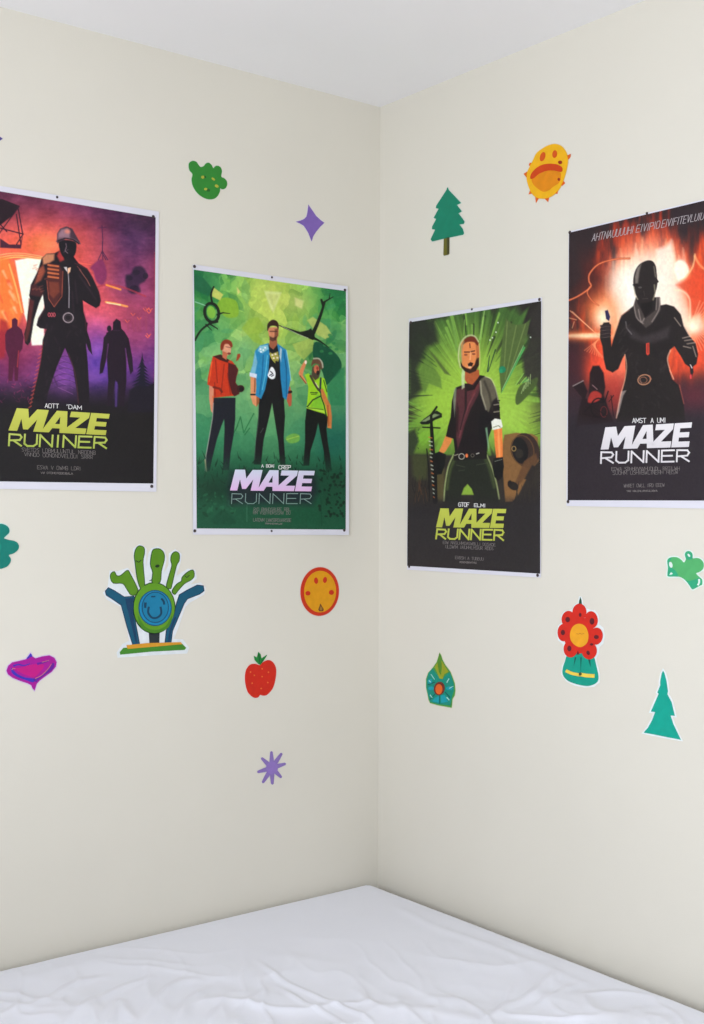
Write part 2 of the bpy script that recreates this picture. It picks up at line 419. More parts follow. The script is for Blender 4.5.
    p.poly([(268, 285), (240, 300), (205, 302), (183, 322), (165, 380), (136, 438), (128, 486), (132, 500), (122, 560), (116, 620), (106, 655), (110, 696), (122, 706), (134, 690), (142, 640), (150, 590), (172, 518), (188, 480), (196, 540), (168, 585), (160, 618), (176, 630), (205, 634), (188, 680), (180, 760), (164, 850), (142, 930), (130, 992), (196, 992), (212, 910), (250, 800), (286, 716), (320, 800), (336, 900), (346, 992), (392, 992), (392, 900), (386, 780), (378, 700), (384, 640), (380, 600), (368, 560), (364, 508), (390, 524), (422, 542), (438, 532), (444, 508), (436, 470), (408, 408), (384, 368), (345, 344), (316, 305)], f)
    p.poly([(362, 600), (386, 606), (382, 640), (398, 690), (406, 748), (388, 724), (368, 664)], f)
    p.poly([(128, 500), (150, 510), (140, 580), (132, 640), (118, 690), (108, 684), (112, 650), (122, 590)], (84, 34, 34), 1, .95)
    p.poly([(186, 322), (204, 303), (240, 303), (238, 330), (214, 345), (190, 350)], (206, 132, 92), 1, .9)
    p.poly([(172, 368), (190, 350), (200, 380), (180, 420), (150, 440)], (150, 70, 50), 1.2, .9)
    p.poly([(136, 440), (160, 438), (192, 470), (180, 492), (132, 484)], (66, 28, 32), 1, .9)
    p.poly([(208, 345), (262, 352), (274, 380), (276, 470), (240, 536), (216, 505), (206, 420)], (74, 30, 30), 1, .95)
    for k in range(4): p.line([(212, 352+k*17), (256, 358+k*17)], 8, (206, 108, 62), a=.85)
    p.poly([(215, 425), (258, 428), (262, 470), (236, 500), (216, 480)], (120, 54, 38), 1, .8)
    p.line([(206, 420), (214, 500), (238, 536), (272, 490), (276, 380)], 3, (190, 90, 66), a=.8)
    p.poly([(262, 285), (276, 285), (282, 330), (264, 338), (250, 312)], (176, 50, 48), 1, .9)
    p.line([(350, 372), (384, 420), (396, 444)], 3.5, (170, 96, 84), a=.8); p.line([(340, 358), (356, 376)], 4, (120, 60, 60), a=.8)
    p.line([(300, 385), (304, 460), (303, 540)], 3.5, (176, 166, 170), a=.9); p.poly([(280, 362), (294, 360), (298, 385), (290, 376)], (200, 190, 190))
    p.poly([(298, 366), (312, 362), (308, 382), (298, 392)], (250, 190, 150))
    p.poly([(262, 245), (330, 250), (334, 292), (320, 318), (286, 322), (266, 296)], (17, 12, 20), .4, 1, True)
    p.line([(290, 258), (292, 272), (286, 290), (298, 300)], 3, (150, 120, 130), a=.8); p.line([(280, 296), (300, 284)], 2, (120, 100, 110), a=.7)
    p.poly([(250, 246), (251, 214), (264, 192), (292, 182), (318, 192), (334, 222), (352, 252), (346, 262), (320, 244), (290, 238), (262, 250), (252, 258)], (62, 42, 54), .4)
    p.line([(249, 248), (262, 236), (300, 232), (330, 242), (352, 258)], 6, (84, 60, 72), a=.9, sm=True)
    p.poly([(254, 236), (256, 212), (270, 196), (296, 190), (308, 206), (306, 232), (280, 232)], (150, 112, 122), 1.2, .9)
    p.dot(296, 204, 12, 10, (226, 130, 110), .8, soft=1.2); p.line([(254, 246), (285, 234), (320, 240), (348, 258)], 4, (28, 18, 26))
    p.dot(300, 584, 24, 22, (24, 18, 24)); p.ring(300, 584, 22, 21, 5, (150, 134, 138)); p.ring(300, 584, 14, 13, 2, (80, 64, 70))
    for k in range(3): p.ring(216+k*11, 571, 4.5, 8, 3, (206, 84, 96))
    rq = random.Random(5)
    for l, wd in [([(330, 345), (382, 370), (408, 410), (436, 470), (442, 506)], 3), ([(372, 560), (380, 640)], 3), ([(300, 740), (330, 830), (345, 960)], 3), ([(196, 545), (172, 590)], 3)]: p.line(l, wd, (120, 52, 62), .6, .6, sm=True)
    for k in range(26):
        x, y = rq.uniform(205, 372), rq.uniform(600, 930)
        if abs(x-288) > (y-716)*.32 or y < 716: p.line([(x, y), (x+rq.uniform(-16, 16), y+rq.uniform(8, 34))], 4, (46, 30, 40), 1, .7, w1=1)
    for k in range(12):
        x, y = rq.uniform(140, 198), rq.uniform(350, 470); p.line([(x, y), (x+14, y-6)], 4, (176, 92, 66), .8, .6, w1=1)
    for l in [[(350, 400), (400, 470)], [(372, 430), (420, 500)], [(330, 420), (340, 520)], [(318, 470), (324, 560)]]: p.line(l, 4, (48, 32, 42), 1, .8)
    for k in range(15):
        y = 720+k*18; x = 186-k*3.4; p.line([(x, y), (x-12, y+8)], 3, (214, 84, 62), a=.8)
    p.line([(190, 690), (176, 790), (150, 900), (134, 965)], 3, (150, 50, 46), a=.7)

def voro(p, n, seed, colf, box, edge=0.0):
    r = np.random.RandomState(seed); X, Y = p.X(), p.Y()
    X = X+(p.n.fbm(X/60, Y/60, 3)-.5)*46; Y = Y+(p.n.fbm(X/60+40, Y/60, 3)-.5)*46
    pts = np.stack([r.uniform(box[0], box[2], n), r.uniform(box[1], box[3], n)], 1)
    B = np.full(X.shape, 1e12); I = np.zeros(X.shape, int); ang = r.uniform(0, math.pi, n); st = r.uniform(1, 2.2, n)
    for i, (x, y) in enumerate(pts):
        dx, dy = X-x, Y-y; c, s_ = math.cos(ang[i]), math.sin(ang[i])
        d = (dx*c+dy*s_)**2+((-dx*s_+dy*c)*st[i])**2
        q = d < B; B[q] = d[q]; I[q] = i
    cs = np.array([colf(x, y, r) for x, y in pts]); return cs[I]

def paint_b(p):        # three figures in a painted green forest
    p.o = (190, 260, 4.4)
    Ys = [0, 150, 330, 560, 780, 930, 1180]
    C0 = np.array([(120, 168, 50), (164, 192, 70), (156, 186, 82), (122, 172, 104), (88, 150, 98), (32, 88, 58), (24, 84, 54)], float)
    C1 = np.array([(34, 112, 60), (66, 150, 70), (84, 146, 78), (84, 146, 94), (40, 118, 80), (24, 84, 56), (22, 76, 50)], float)
    def col(x, y, r):
        a = np.array([np.interp(y, Ys, C0[:, k]) for k in range(3)]); b = np.array([np.interp(y, Ys, C1[:, k]) for k in range(3)])
        w = np.clip(abs(x-370)/270, 0, 1)**1.1; c = a*(1-w)+b*w
        am = np.interp(y, [0, 450, 620, 900], [44, 34, 14, 5]); return c+r.normal(0, am, 1)*np.array([1, .8, .5])
    v1 = voro(p, 110, 3, col, (-40, 0, 740, 1200)); v2 = voro(p, 420, 5, col, (-40, 0, 740, 1200))
    p.c = v1*0.62+v2*0.38
    Y = p.Y()
    low = np.clip((Y-480)/250, 0, 1)[..., None]
    base = np.stack([np.interp(Y, Ys, (C0*.55+C1*.45)[:, k]) for k in range(3)], -1)
    p.c = p.c*(1-.55*low)+base*.55*low
    rq = random.Random(41)
    for k in range(70):
        x, y = rq.uniform(10, 690), rq.uniform(40, 620); L = rq.uniform(18, 62); an = rq.uniform(0, math.pi)
        w = min(1, abs(x-370)/270); ci = [(188, 200, 92), (150, 186, 66), (116, 168, 60)] if w < .45 else [(30, 104, 58), (92, 158, 62), (24, 84, 50), (120, 176, 70), (70, 150, 98)]
        ca, sa = math.cos(an), math.sin(an); sh = [(-L, 0), (-L*.3, -L*.38), (L*.5, -L*.3), (L, 0), (L*.3, L*.36), (-L*.5, L*.26)]
        p.poly([(x+q[0]*ca-q[1]*sa, y+q[0]*sa+q[1]*ca) for q in sh], rq.choice(ci), .5, .42 if y < 420 else .2, sm=k % 2 == 0)
    p.glow(350, 110, 120, 110, (186, 196, 96), .6); p.glow(360, 200, 110, 150, (176, 192, 84), .5); p.glow(470, 190, 60, 50, (196, 200, 110), .5)
    p.glow(40, 100, 90, 90, (22, 96, 58), .7); p.glow(640, 150, 90, 70, (26, 106, 62), .65); p.glow(90, 330, 90, 70, (54, 138, 88), .4)
    p.glow(640, 780, 120, 130, (18, 84, 72), .8); p.glow(240, 400, 50, 70, (120, 184, 130), .55); p.glow(640, 330, 70, 60, (30, 110, 78), .5)
    p.poly([(150, 165), (200, 178), (214, 220), (206, 250), (160, 252), (120, 212), (128, 180)], (130, 170, 44), .6, .9, True)
    p.poly([(226, 300), (262, 258), (300, 250), (330, 300), (300, 330), (330, 380), (280, 360)], (140, 172, 56), .6, .75)
    p.poly([(100, 118), (146, 152), (132, 178), (96, 160)], (206, 200, 96), .5, .85); p.poly([(205, 118), (222, 140), (210, 152)], (210, 200, 116), .5, .85)
    p.poly([(326, 136), (402, 142), (366, 232), (352, 210)], (208, 214, 150), 1, .7); p.poly([(340, 150), (392, 152), (366, 212)], (190, 198, 110), 1, .8)
    p.poly([(460, 165), (500, 180), (492, 215), (462, 200)], (218, 214, 140), 1, .7)
    p.poly([(18, 60), (60, 80), (100, 130), (80, 160), (20, 130)], (20, 90, 56), .6, .9)
    p.poly([(540, 250), (600, 290), (625, 330), (600, 350), (560, 330), (515, 265)], (184, 190, 96), .6, .8)
    p.poly([(450, 370), (545, 340), (540, 400), (500, 440), (470, 410)], (170, 184, 84), .6, .7)
    # large dark leaf at right
    p.poly([(548, 362), (590, 372), (640, 410), (666, 452), (660, 492), (632, 520), (598, 550), (585, 500), (556, 440), (540, 420)], (16, 74, 50), .4, 1, True)
    p.poly([(600, 560), (660, 480), (680, 470), (680, 640), (620, 640)], (38, 116, 74), .8, .8)
    for k in range(10): p.dot(615+10*math.sin(k*2.1)*k*.5, 330+k*9, 9, 6, (44, 120, 66), .8)
    # mid ground leaves and scribbled grass
    p.poly([(420, 168+616), (450, 148+616), (480, 155+616), (478, 182+616), (440, 190+616)], (110, 164, 66), .6, .9, True)
    p.line([(425, 790), (478, 775)], 4, (170, 196, 80), a=.7)
    for l in [[(200, 750), (222, 690), (236, 760), (280, 676)], [(186, 770), (210, 730)], [(240, 770), (262, 740)]]: p.line(l, 5, (34, 104, 58), a=.9)
    # thorny dark vines
    k0 = (14, 22, 14)
    p.ring(95, 232, 31, 42, 13, k0, ang=-12); p.dot(93, 230, 19, 28, (120, 176, 60), ang=-10)
    p.line([(104, 118), (92, 152), (98, 190)], 7, k0, sm=True, w1=9); p.line([(120, 240), (145, 232), (176, 236)], 9, k0, w1=2)
    p.line([(22, 352), (46, 312), (84, 282), (120, 272)], 9, k0, sm=True, w1=9); p.line([(84, 280), (120, 302), (122, 306)], 7, k0, w1=2)
    p.line([(70, 284), (96, 310)], 6, k0, w1=2); p.line([(66, 200), (40, 190), (22, 184)], 4, (150, 196, 170), a=.8)
    p.line([(392, 288), (470, 318), (540, 342)], 3, k0, sm=True, w1=20); p.poly([(480, 318), (520, 308), (532, 300), (548, 330), (545, 348), (500, 335)], k0)
    p.line([(535, 335), (556, 290), (575, 240), (592, 186)], 19, k0, sm=True, w1=9); p.line([(578, 176), (585, 200)], 10, k0)
    p.line([(585, 188), (612, 172), (630, 162)], 9, k0, w1=3); p.line([(612, 172), (616, 148)], 5, k0, w1=2)
    p.line([(540, 342), (572, 358), (612, 386)], 13, k0, sm=True, w1=2); p.line([(402, 290), (470, 324), (520, 344)], 2.5, (226, 226, 200), a=.7)
    # left figure, red shirt
    sk = (206, 130, 100)
    p.poly([(84, 545), (106, 548), (104, 600), (108, 640), (120, 668), (110, 690), (92, 664), (84, 610)], sk, a=1); p.line([(100, 600), (112, 660), (116, 684)], 6, (216, 100, 50), a=.8)
    p.poly([(104, 606), (200, 606), (199, 700), (192, 770), (178, 850), (172, 925), (145, 925), (148, 830), (152, 740), (150, 700), (138, 730), (118, 790), (96, 880), (86, 930), (64, 930), (70, 860), (86, 770), (98, 690)], (22, 24, 34))
    p.line([(103, 630), (98, 700), (86, 770), (70, 860), (66, 928)], 4, (176, 170, 160), a=.7); p.line([(66, 880), (72, 930)], 6, (190, 160, 120), a=.8)
    p.poly([(100, 424), (132, 416), (150, 428), (186, 446), (212, 480), (208, 505), (196, 520), (206, 560), (216, 585), (200, 598), (185, 598), (104, 606), (104, 560), (76, 548), (78, 520), (88, 470)], (190, 50, 22))
    p.poly([(168, 452), (200, 462), (212, 485), (206, 506), (200, 540), (222, 566), (216, 590), (196, 600), (184, 588), (166, 520)], (72, 22, 26), .5)
    p.poly([(100, 424), (134, 415), (172, 440), (166, 452), (130, 440)], (60, 24, 20), .4)
    for l in [[(112, 440), (120, 540)], [(150, 460), (136, 590)], [(165, 500), (178, 590)], [(108, 540), (110, 600)]]: p.line(l, 5, (128, 30, 18), a=.7)
    p.line([(96, 450), (84, 535)], 6, (226, 86, 40), a=.8); p.line([(104, 560), (130, 566), (140, 580)], 10, (84, 24, 18), a=.7)
    p.dot(222, 566, 17, 16, (52, 22, 22)); p.dot(226, 568, 10, 10, (22, 12, 18))
    p.dot(161, 392, 20, 29, (212, 148, 116)); p.poly([(143, 400), (165, 410), (160, 440), (142, 428)], (190, 100, 70), .4)
    p.poly([(134, 395), (134, 372), (146, 354), (164, 350), (182, 360), (187, 380), (180, 384), (168, 370), (152, 372), (146, 392), (138, 398)], (128, 46, 26), .4, 1, True)
    p.line([(158, 382), (180, 386)], 4, (130, 70, 60), a=.8); p.dot(172, 412, 8, 5, (120, 50, 40))
    p.poly([(202, 446), (208, 414), (220, 412), (222, 424), (212, 440)], (150, 58, 30), .4)
    # centre figure, blue jacket
    p.poly([(304, 598), (412, 598), (418, 690), (412, 780), (420, 900), (396, 900), (388, 800), (372, 700), (361, 630), (346, 700), (324, 790), (312, 900), (280, 900), (290, 780), (300, 690)], (20, 20, 24))
    p.line([(302, 640), (300, 720), (288, 800), (284, 880)], 2.5, (90, 110, 100), a=.7); p.line([(310, 760), (322, 740)], 3, (110, 110, 110), a=.6)
    p.poly([(345, 375), (382, 372), (398, 400), (404, 500), (414, 620), (304, 620), (318, 560), (336, 500)], (18, 17, 22))
    p.poly([(266, 512), (292, 514), (290, 570), (300, 600), (304, 622), (292, 646), (276, 634), (266, 600)], (216, 140, 96))
    p.line([(286, 520), (284, 580)], 6, (120, 60, 40), a=.7); p.line([(268, 592), (286, 592)], 7, (24, 20, 24)); p.poly([(292, 600), (306, 606), (302, 632), (292, 646)], (150, 86, 50))
    p.poly([(424, 560), (440, 556), (448, 600), (446, 640), (436, 646), (426, 620)], (176, 86, 58)); p.line([(420, 585), (444, 580)], 12, (44, 22, 20))
    p.poly([(345, 366), (308, 376), (286, 400), (276, 460), (262, 505), (290, 520), (292, 560), (288, 596), (312, 612), (330, 570), (344, 500), (350, 420)], (36, 128, 172))
    p.poly([(286, 402), (276, 460), (262, 505), (284, 512), (296, 450)], (126, 182, 200), .6, .9); p.poly([(262, 495), (294, 502), (292, 520), (262, 512)], (206, 214, 228))
    p.poly([(306, 378), (342, 374), (346, 392), (318, 410), (298, 400)], (150, 198, 206), .6, .85)
    for q in [(310, 392), (322, 396), (330, 386), (312, 404)]: p.dot(*q, 4, 4, (226, 232, 236))
    p.line([(322, 420), (318, 500), (306, 590)], 6, (22, 96, 140), a=.8); p.line([(340, 420), (332, 500), (318, 570)], 4, (96, 188, 214), a=.8)
    p.poly([(382, 366), (404, 382), (424, 396), (434, 450), (442, 520), (436, 560), (424, 616), (408, 604), (398, 520), (394, 430)], (34, 122, 168))
    p.line([(412, 400), (424, 480), (424, 600)], 5, (20, 84, 124), a=.8); p.line([(424, 398), (436, 470), (444, 530)], 4, (136, 196, 206), a=.8)
    p.poly([(396, 385), (404, 392), (400, 450), (394, 430)], (206, 206, 200), .5, .8)
    p.poly([(350, 345), (382, 345), (384, 372), (366, 394), (348, 380)], (150, 84, 58))
    p.poly([(345, 366), (350, 380), (366, 410), (382, 392), (372, 420), (350, 410)], (22, 24, 28))
    p.poly([(344, 300), (386, 298), (388, 330), (378, 352), (364, 356), (350, 344), (345, 322)], (198, 126, 90), .4, 1, True)
    p.poly([(372, 305), (388, 300), (388, 332), (378, 352), (366, 356), (372, 335)], (120, 66, 46), .5, .9)
    p.poly([(350, 336), (366, 342), (382, 334), (378, 354), (362, 358), (350, 350)], (60, 34, 28), .5, .8)
    p.line([(352, 314), (382, 314)], 4.5, (70, 40, 34), a=.85)
    p.poly([(341, 312), (340, 286), (350, 270), (364, 263), (380, 268), (390, 284), (388, 306), (380, 292), (358, 290), (348, 298)], (46, 24, 18), .4, 1, True)
    p.poly([(350, 404), (362, 412), (388, 402), (390, 440), (372, 448), (356, 430)], (176, 164, 70), .5, .9)
    for q in [(362, 418), (376, 414), (384, 430), (368, 432)]: p.dot(*q, 5, 4, (226, 214, 190))
    p.line([(350, 412), (362, 438), (374, 452)], 3, (196, 190, 80)); p.line([(392, 420), (386, 446)], 3, (180, 176, 90))
    p.poly([(356, 472), (366, 474), (376, 496), (372, 520), (356, 524), (342, 510), (346, 494)], (236, 236, 240), .4, 1, True)
    p.line([(354, 490), (364, 500), (350, 508)], 4, (26, 24, 30)); p.line([(358, 512), (368, 506)], 3.5, (26, 24, 30))
    # right figure, lime shirt
    p.poly([(506, 440), (514, 444), (510, 460), (498, 494), (496, 508), (514, 540), (508, 546), (484, 514), (477, 498), (490, 466)], (208, 130, 84)); p.dot(509, 450, 5, 8, (236, 214, 196))
    p.line([(484, 510), (510, 544)], 4, (90, 40, 26), a=.8)
    p.poly([(513, 650), (606, 664), (608, 700), (600, 740), (606, 800), (616, 860), (624, 930), (598, 930), (588, 840), (572, 760), (564, 716), (552, 770), (530, 840), (524, 905), (498, 905), (506, 800), (506, 710)], (16, 18, 20))
    p.poly([(504, 506), (520, 498), (538, 512), (550, 522), (575, 514), (592, 522), (602, 560), (606, 620), (608, 690), (590, 676), (560, 668), (512, 652), (518, 600), (520, 560), (512, 524)], (150, 198, 34))
    p.poly([(560, 590), (580, 600), (586, 660), (530, 645)], (112, 178, 50), .8, .7); p.poly([(512, 650), (560, 664), (590, 672), (590, 664), (520, 645)], (176, 210, 70), .5, .9)
    p.line([(516, 646), (540, 616), (576, 598)], 5.5, (20, 42, 26)); p.line([(530, 584), (560, 584)], 4, (20, 42, 26)); p.line([(534, 592), (556, 590)], 3, (40, 60, 26))
    p.line([(574, 560), (576, 600), (590, 640), (600, 690)], 5, (20, 52, 30)); p.line([(520, 650), (586, 658)], 2.5, (30, 70, 30)); p.line([(588, 530), (602, 580)], 4, (40, 80, 30))
    p.line([(530, 510), (548, 545), (566, 572)], 10, (66, 60, 44)); p.line([(575, 520), (572, 580)], 8, (40, 50, 60)); p.line([(552, 540), (564, 560)], 4, (200, 190, 150))
    p.poly([(574, 570), (584, 566), (604, 610), (618, 640), (624, 690), (622, 742), (604, 738), (606, 690), (596, 640), (582, 610)], (196, 116, 60)); p.line([(606, 640), (610, 730)], 5, (150, 66, 30), a=.7)
    p.poly([(538, 470), (572, 465), (574, 490), (566, 520), (550, 530), (534, 510)], (70, 54, 44), .5, .95); p.dot(556, 480, 12, 19, (190, 104, 72)); p.dot(560, 476, 5, 8, (150, 50, 40)); p.dot(562, 496, 7, 10, (34, 22, 22))
    p.poly([(534, 468), (536, 446), (550, 430), (570, 434), (584, 452), (586, 474), (576, 482), (568, 462), (548, 456)], (96, 66, 48), .4, 1, True)
    p.line([(544, 434), (566, 434), (580, 450), (584, 472)], 5, (206, 212, 190), .6, .85, sm=True)
    # ground undergrowth
    p.band(850, 960, (22, 74, 50), .85)
    rr = random.Random(9)
    for k in range(120):
        x = rr.uniform(20, 680); y = rr.uniform(870, 1000); L = rr.uniform(10, 34)
        p.line([(x, y), (x+rr.uniform(-16, 16), y-L)], 5, rr.choice([(14, 40, 26), (18, 54, 36), (12, 34, 24)]), a=.8, w1=1)
    p.glow(110, 1010, 90, 50, (14, 44, 30), .7); p.glow(360, 990, 230, 50, (16, 46, 36), .7); p.glow(630, 1000, 60, 90, (16, 60, 40), .5)
    for k in range(60):
        x = rr.uniform(570, 680); y = rr.uniform(915, 1130); p.dot(x, y, rr.uniform(4, 9), rr.uniform(3, 8), (10, 34, 22), .85, rr.uniform(0, 90))
    for k in range(40):
        x = rr.uniform(18, 200); y = rr.uniform(1030, 1120); p.dot(x, y, rr.uniform(6, 16), rr.uniform(3, 7), rr.choice([(16, 52, 34), (30, 92, 60)]), .7, rr.uniform(0, 180))
    p.poly([(100, 1160), (112, 1120), (150, 1100), (175, 1120), (200, 1160)], (16, 62, 42), 1, .6, True); p.poly([(420, 1160), (440, 1110), (500, 1090), (560, 1100), (600, 1160)], (18, 74, 48), 1.5, .6)
    p.line([(250, 1060), (250, 1150)], 4, (60, 112, 84), a=.6); p.line([(575, 1040), (580, 1170)], 4, (14, 58, 40), a=.6)
    p.poly([(180, 930), (550, 930), (560, 1020), (535, 1075), (172, 1075), (170, 1010)], (24, 26, 38), 4, .75)

def paint_c(p):        # bearded man before green rays
    p.o = (405, 290, 5.0286)
    X, Y = p.X(), p.Y()
    p.c[:] = (35, 31, 31)
    th = np.arctan2(Y-520, X-345); R = np.hypot((X-345)*1.05, (Y-520))
    n1 = p.n(th*9+40, th*0+3.3); n2 = p.n(th*26+90, R/300); n3 = p.n(th*60+10, R/160+5)
    ext = 250+170*n1+60*n2
    up = np.clip((-np.sin(th)+0.25), 0, 1); ext = ext+up*90
    a = np.clip((ext-R)/46, 0, 1)
    t = np.clip(R/420, 0, 1)[..., None]
    base = np.array([162, 196, 68.])*(1-t)+np.array([64, 98, 44.])*t
    base = base*(0.78+0.26*n2+0.18*n3)[..., None]
    p.mix(base, a*0.97)
    p.glow(345, 540, 250, 240, (152, 190, 64), .75, pw=1.5); p.glow(560, 640, 150, 120, (154, 190, 70), .8, pw=1.4); p.glow(170, 600, 120, 130, (152, 190, 62), .8, pw=1.4)
    p.glow(80, 760, 110, 90, (128, 182, 50), .75, pw=1.3); p.glow(640, 740, 90, 70, (150, 196, 60), .6, pw=1.3)
    rr = random.Random(12)
    for k in range(64):
        an = rr.uniform(-math.pi*1.02, 0.02); r0 = rr.uniform(190, 330); r1 = r0+rr.uniform(60, 200); c, s_ = math.cos(an), math.sin(an)
        p.line([(345+c*r0, 520+s_*r0), (345+c*r1, 520+s_*r1)], 2, rr.choice([(40, 62, 30), (126, 170, 70), (60, 92, 36), (36, 44, 30)]), .5, .75, w1=rr.uniform(5, 16))
    # corners stay dark
    p.poly([(20, 150), (150, 150), (170, 260), (110, 290), (60, 400), (90, 500), (20, 560)], (38, 40, 34), 3, .92)
    p.poly([(70, 420), (110, 330), (180, 440), (185, 495), (120, 470), (100, 520)], (92, 122, 52), .8, .75); p.poly([(110, 290), (150, 330), (230, 430), (200, 420)], (70, 84, 44), .8, .8)
    p.poly([(625, 120), (700, 40), (700, 620), (660, 480), (600, 430), (590, 330), (640, 220)], (44, 40, 38), 2, .92)
    p.poly([(508, 142), (540, 172), (560, 176), (600, 170), (630, 150), (612, 236), (575, 330), (530, 430), (484, 520), (474, 400), (490, 250)], (74, 92, 48), .6, .95)
    for l in [[(515, 160), (498, 400)], [(560, 180), (505, 450)], [(606, 172), (520, 440)]]: p.line(l, 7, (106, 124, 66), a=.7)
    p.line([(600, 290), (550, 390), (486, 516)], 9, (70, 170, 90), a=.8, w1=3); p.line([(596, 280), (490, 500)], 3, (150, 210, 140), a=.8)
    p.line([(425, 330), (416, 410)], 3, (26, 60, 50), w1=7); p.line([(455, 300), (420, 410)], 6, (34, 60, 40), w1=3)
    p.line([(400, 105), (376, 250)], 5, (160, 196, 110), a=.7); p.line([(300, 150), (296, 230)], 4, (140, 190, 80), a=.6); p.line([(235, 130), (262, 300)], 7, (110, 150, 70), a=.6, w1=14)
    for q in [(428, 252), (458, 212), (468, 164), (632, 238), (440, 240)]: p.dot(*q, 3.5, 3.5, (214, 226, 210))
    p.dot(490, 400, 17, 17, (28, 118, 82)); p.dot(483, 408, 9, 10, (36, 140, 92), .9)
    p.poly([(556, 540), (580, 480), (640, 450), (668, 440), (660, 480), (610, 540), (565, 578)], (66, 82, 42), .6, .95, True)
    for k in range(9): p.line([(556+k*9, 478-k*3), (596+k*5, 420+k*6)], 3.5, rr.choice([(40, 130, 90), (140, 190, 90), (40, 50, 40)]), a=.85)
    for k in range(5): p.line([(585+k*11, 520-k*12), (600+k*8, 480-k*14)], 3, (176, 200, 130), a=.8)
    for k in range(14):
        y = 620+k*9; p.line([(700, y-14), (636+rr.uniform(-20, 25), y+6)], 6, rr.choice([(40, 44, 34), (90, 120, 50)]), a=.8, w1=1)
    for k in range(10): p.line([(15, 560+k*18), (90+rr.uniform(-20, 30), 600+k*12)], 7, rr.choice([(40, 46, 34), (112, 160, 60)]), a=.75, w1=1)
    for k in range(40):
        x, y = rr.uniform(10, 70), rr.uniform(690, 800); p.line([(x, y), (x+rr.uniform(-14, 14), y+rr.uniform(-12, 12))], 3, rr.choice([(30, 44, 26), (80, 120, 50)]), a=.8)
    # dark ground and brown rock with hollows
    p.poly([(10, 826), (700, 840), (700, 1500), (10, 1500)], (44, 38, 34), 1)
    p.poly([(34, 826), (120, 830), (110, 950), (60, 960), (40, 930)], (62, 66, 38), 2, .9)
    p.poly([(488, 800), (500, 728), (560, 718), (640, 724), (668, 740), (672, 860), (640, 900), (606, 960), (570, 1030), (540, 1064), (505, 1066), (496, 960)], (122, 86, 50), .6)
    p.poly([(10, 720), (50, 700), (70, 760), (40, 830), (10, 826)], (42, 48, 34), 1.5, .9)
    p.dot(608, 806, 68, 88, (52, 38, 34), ang=-14); p.dot(576, 806, 44, 66, (24, 22, 24), ang=-10); p.ring(592, 806, 56, 76, 5, (90, 62, 40), ang=-12); p.ring(548, 798, 10, 12, 4, (150, 120, 70)); p.dot(575, 822, 20, 24, (44, 38, 34), ang=-10)
    p.poly([(600, 860), (660, 820), (668, 860), (620, 920), (560, 1000), (548, 985)], (92, 62, 40), .8, .9); p.dot(545, 985, 28, 20, (34, 28, 26), ang=30); p.dot(528, 975, 12, 18, (28, 22, 22)); p.poly([(600, 950), (640, 880), (660, 890), (640, 960)], (40, 34, 32), .8)
    for k in range(34):
        x = rr.uniform(540, 690); p.line([(x, 1090), (x+rr.uniform(-30, 30), rr.uniform(960, 1060))], 9, (36, 31, 32), a=.9, w1=1)
    for k in range(26):
        x = rr.uniform(40, 130); y = rr.uniform(950, 1060); p.line([(x, y+30), (x+rr.uniform(-15, 15), y-20)], 5, rr.choice([(76, 50, 34), (26, 24, 24), (30, 26, 26)]), a=.85, w1=1)
    p.poly([(140, 880), (200, 900), (200, 1060), (150, 1060)], (90, 80, 44), 2, .7)
    # staff weapon
    k0 = (14, 14, 14)
    p.poly([(74, 668), (96, 648), (126, 626), (160, 606), (186, 622), (186, 640), (150, 654), (118, 676), (84, 676)], (18, 20, 16)); p.poly([(82, 662), (124, 634), (150, 622), (176, 628), (150, 640), (104, 662)], (140, 156, 108), .5, .9)
    p.line([(160, 588), (132, 630), (134, 700)], 10, k0, w1=15); p.line([(134, 690), (140, 800), (150, 900), (152, 1064)], 17, k0, w1=24)
    p.line([(110, 800), (120, 900), (124, 1060)], 7, (20, 18, 18), a=.9)
    p.line([(90, 690), (176, 694)], 7, k0)
    for k in range(16):
        y = 740+k*20; p.line([(120+k*1.6, y), (136+k*.8, y+4)], 5, (196, 200, 180) if k % 3 else (200, 110, 60), a=.85)
    # figure
    p.poly([(205, 730), (240, 740), (232, 768), (204, 812), (176, 832), (166, 822), (186, 780)], (212, 128, 66))
    p.poly([(136, 828), (172, 812), (206, 826), (200, 880), (184, 926), (156, 930), (142, 880)], (18, 17, 18))
    p.poly([(250, 815), (410, 812), (430, 880), (456, 960), (475, 1040), (482, 1090), (345, 1090), (342, 1020), (315, 972), (286, 1020), (278, 1090), (190, 1090), (196, 1000), (214, 900), (236, 850)], (33, 35, 28))
    p.poly([(315, 976), (336, 1000), (346, 1030), (284, 1030), (296, 996)], (128, 160, 56), .6)
    p.line([(244, 830), (218, 890), (202, 980), (196, 1060)], 5, (206, 220, 140), .8, .85, sm=True); p.line([(250, 850), (226, 910), (212, 1000)], 10, (104, 124, 58), 1.6, .55, sm=True)
    p.line([(412, 830), (440, 900), (462, 980), (474, 1050)], 5, (206, 220, 140), .8, .8, sm=True); p.line([(402, 840), (428, 900), (450, 990)], 12, (96, 116, 56), 1.8, .5, sm=True)
    for l in [[(260, 880), (300, 890)], [(360, 880), (415, 870)], [(270, 910), (300, 905)]]: p.line(l, 4, (66, 70, 54), a=.7)
    p.poly([(256, 490), (246, 520), (236, 560), (230, 640), (218, 680), (206, 736), (244, 748), (252, 815), (250, 850), (410, 850), (412, 800), (420, 740), (440, 690), (480, 650), (474, 560), (456, 490), (430, 448), (400, 432), (376, 428), (330, 470), (300, 474)], (28, 20, 24))
    p.poly([(262, 500), (300, 486), (330, 478), (372, 446), (384, 470), (368, 530), (330, 600), (300, 680), (286, 740), (266, 800), (258, 740), (262, 640), (250, 560)], (88, 44, 50), .8, .9)
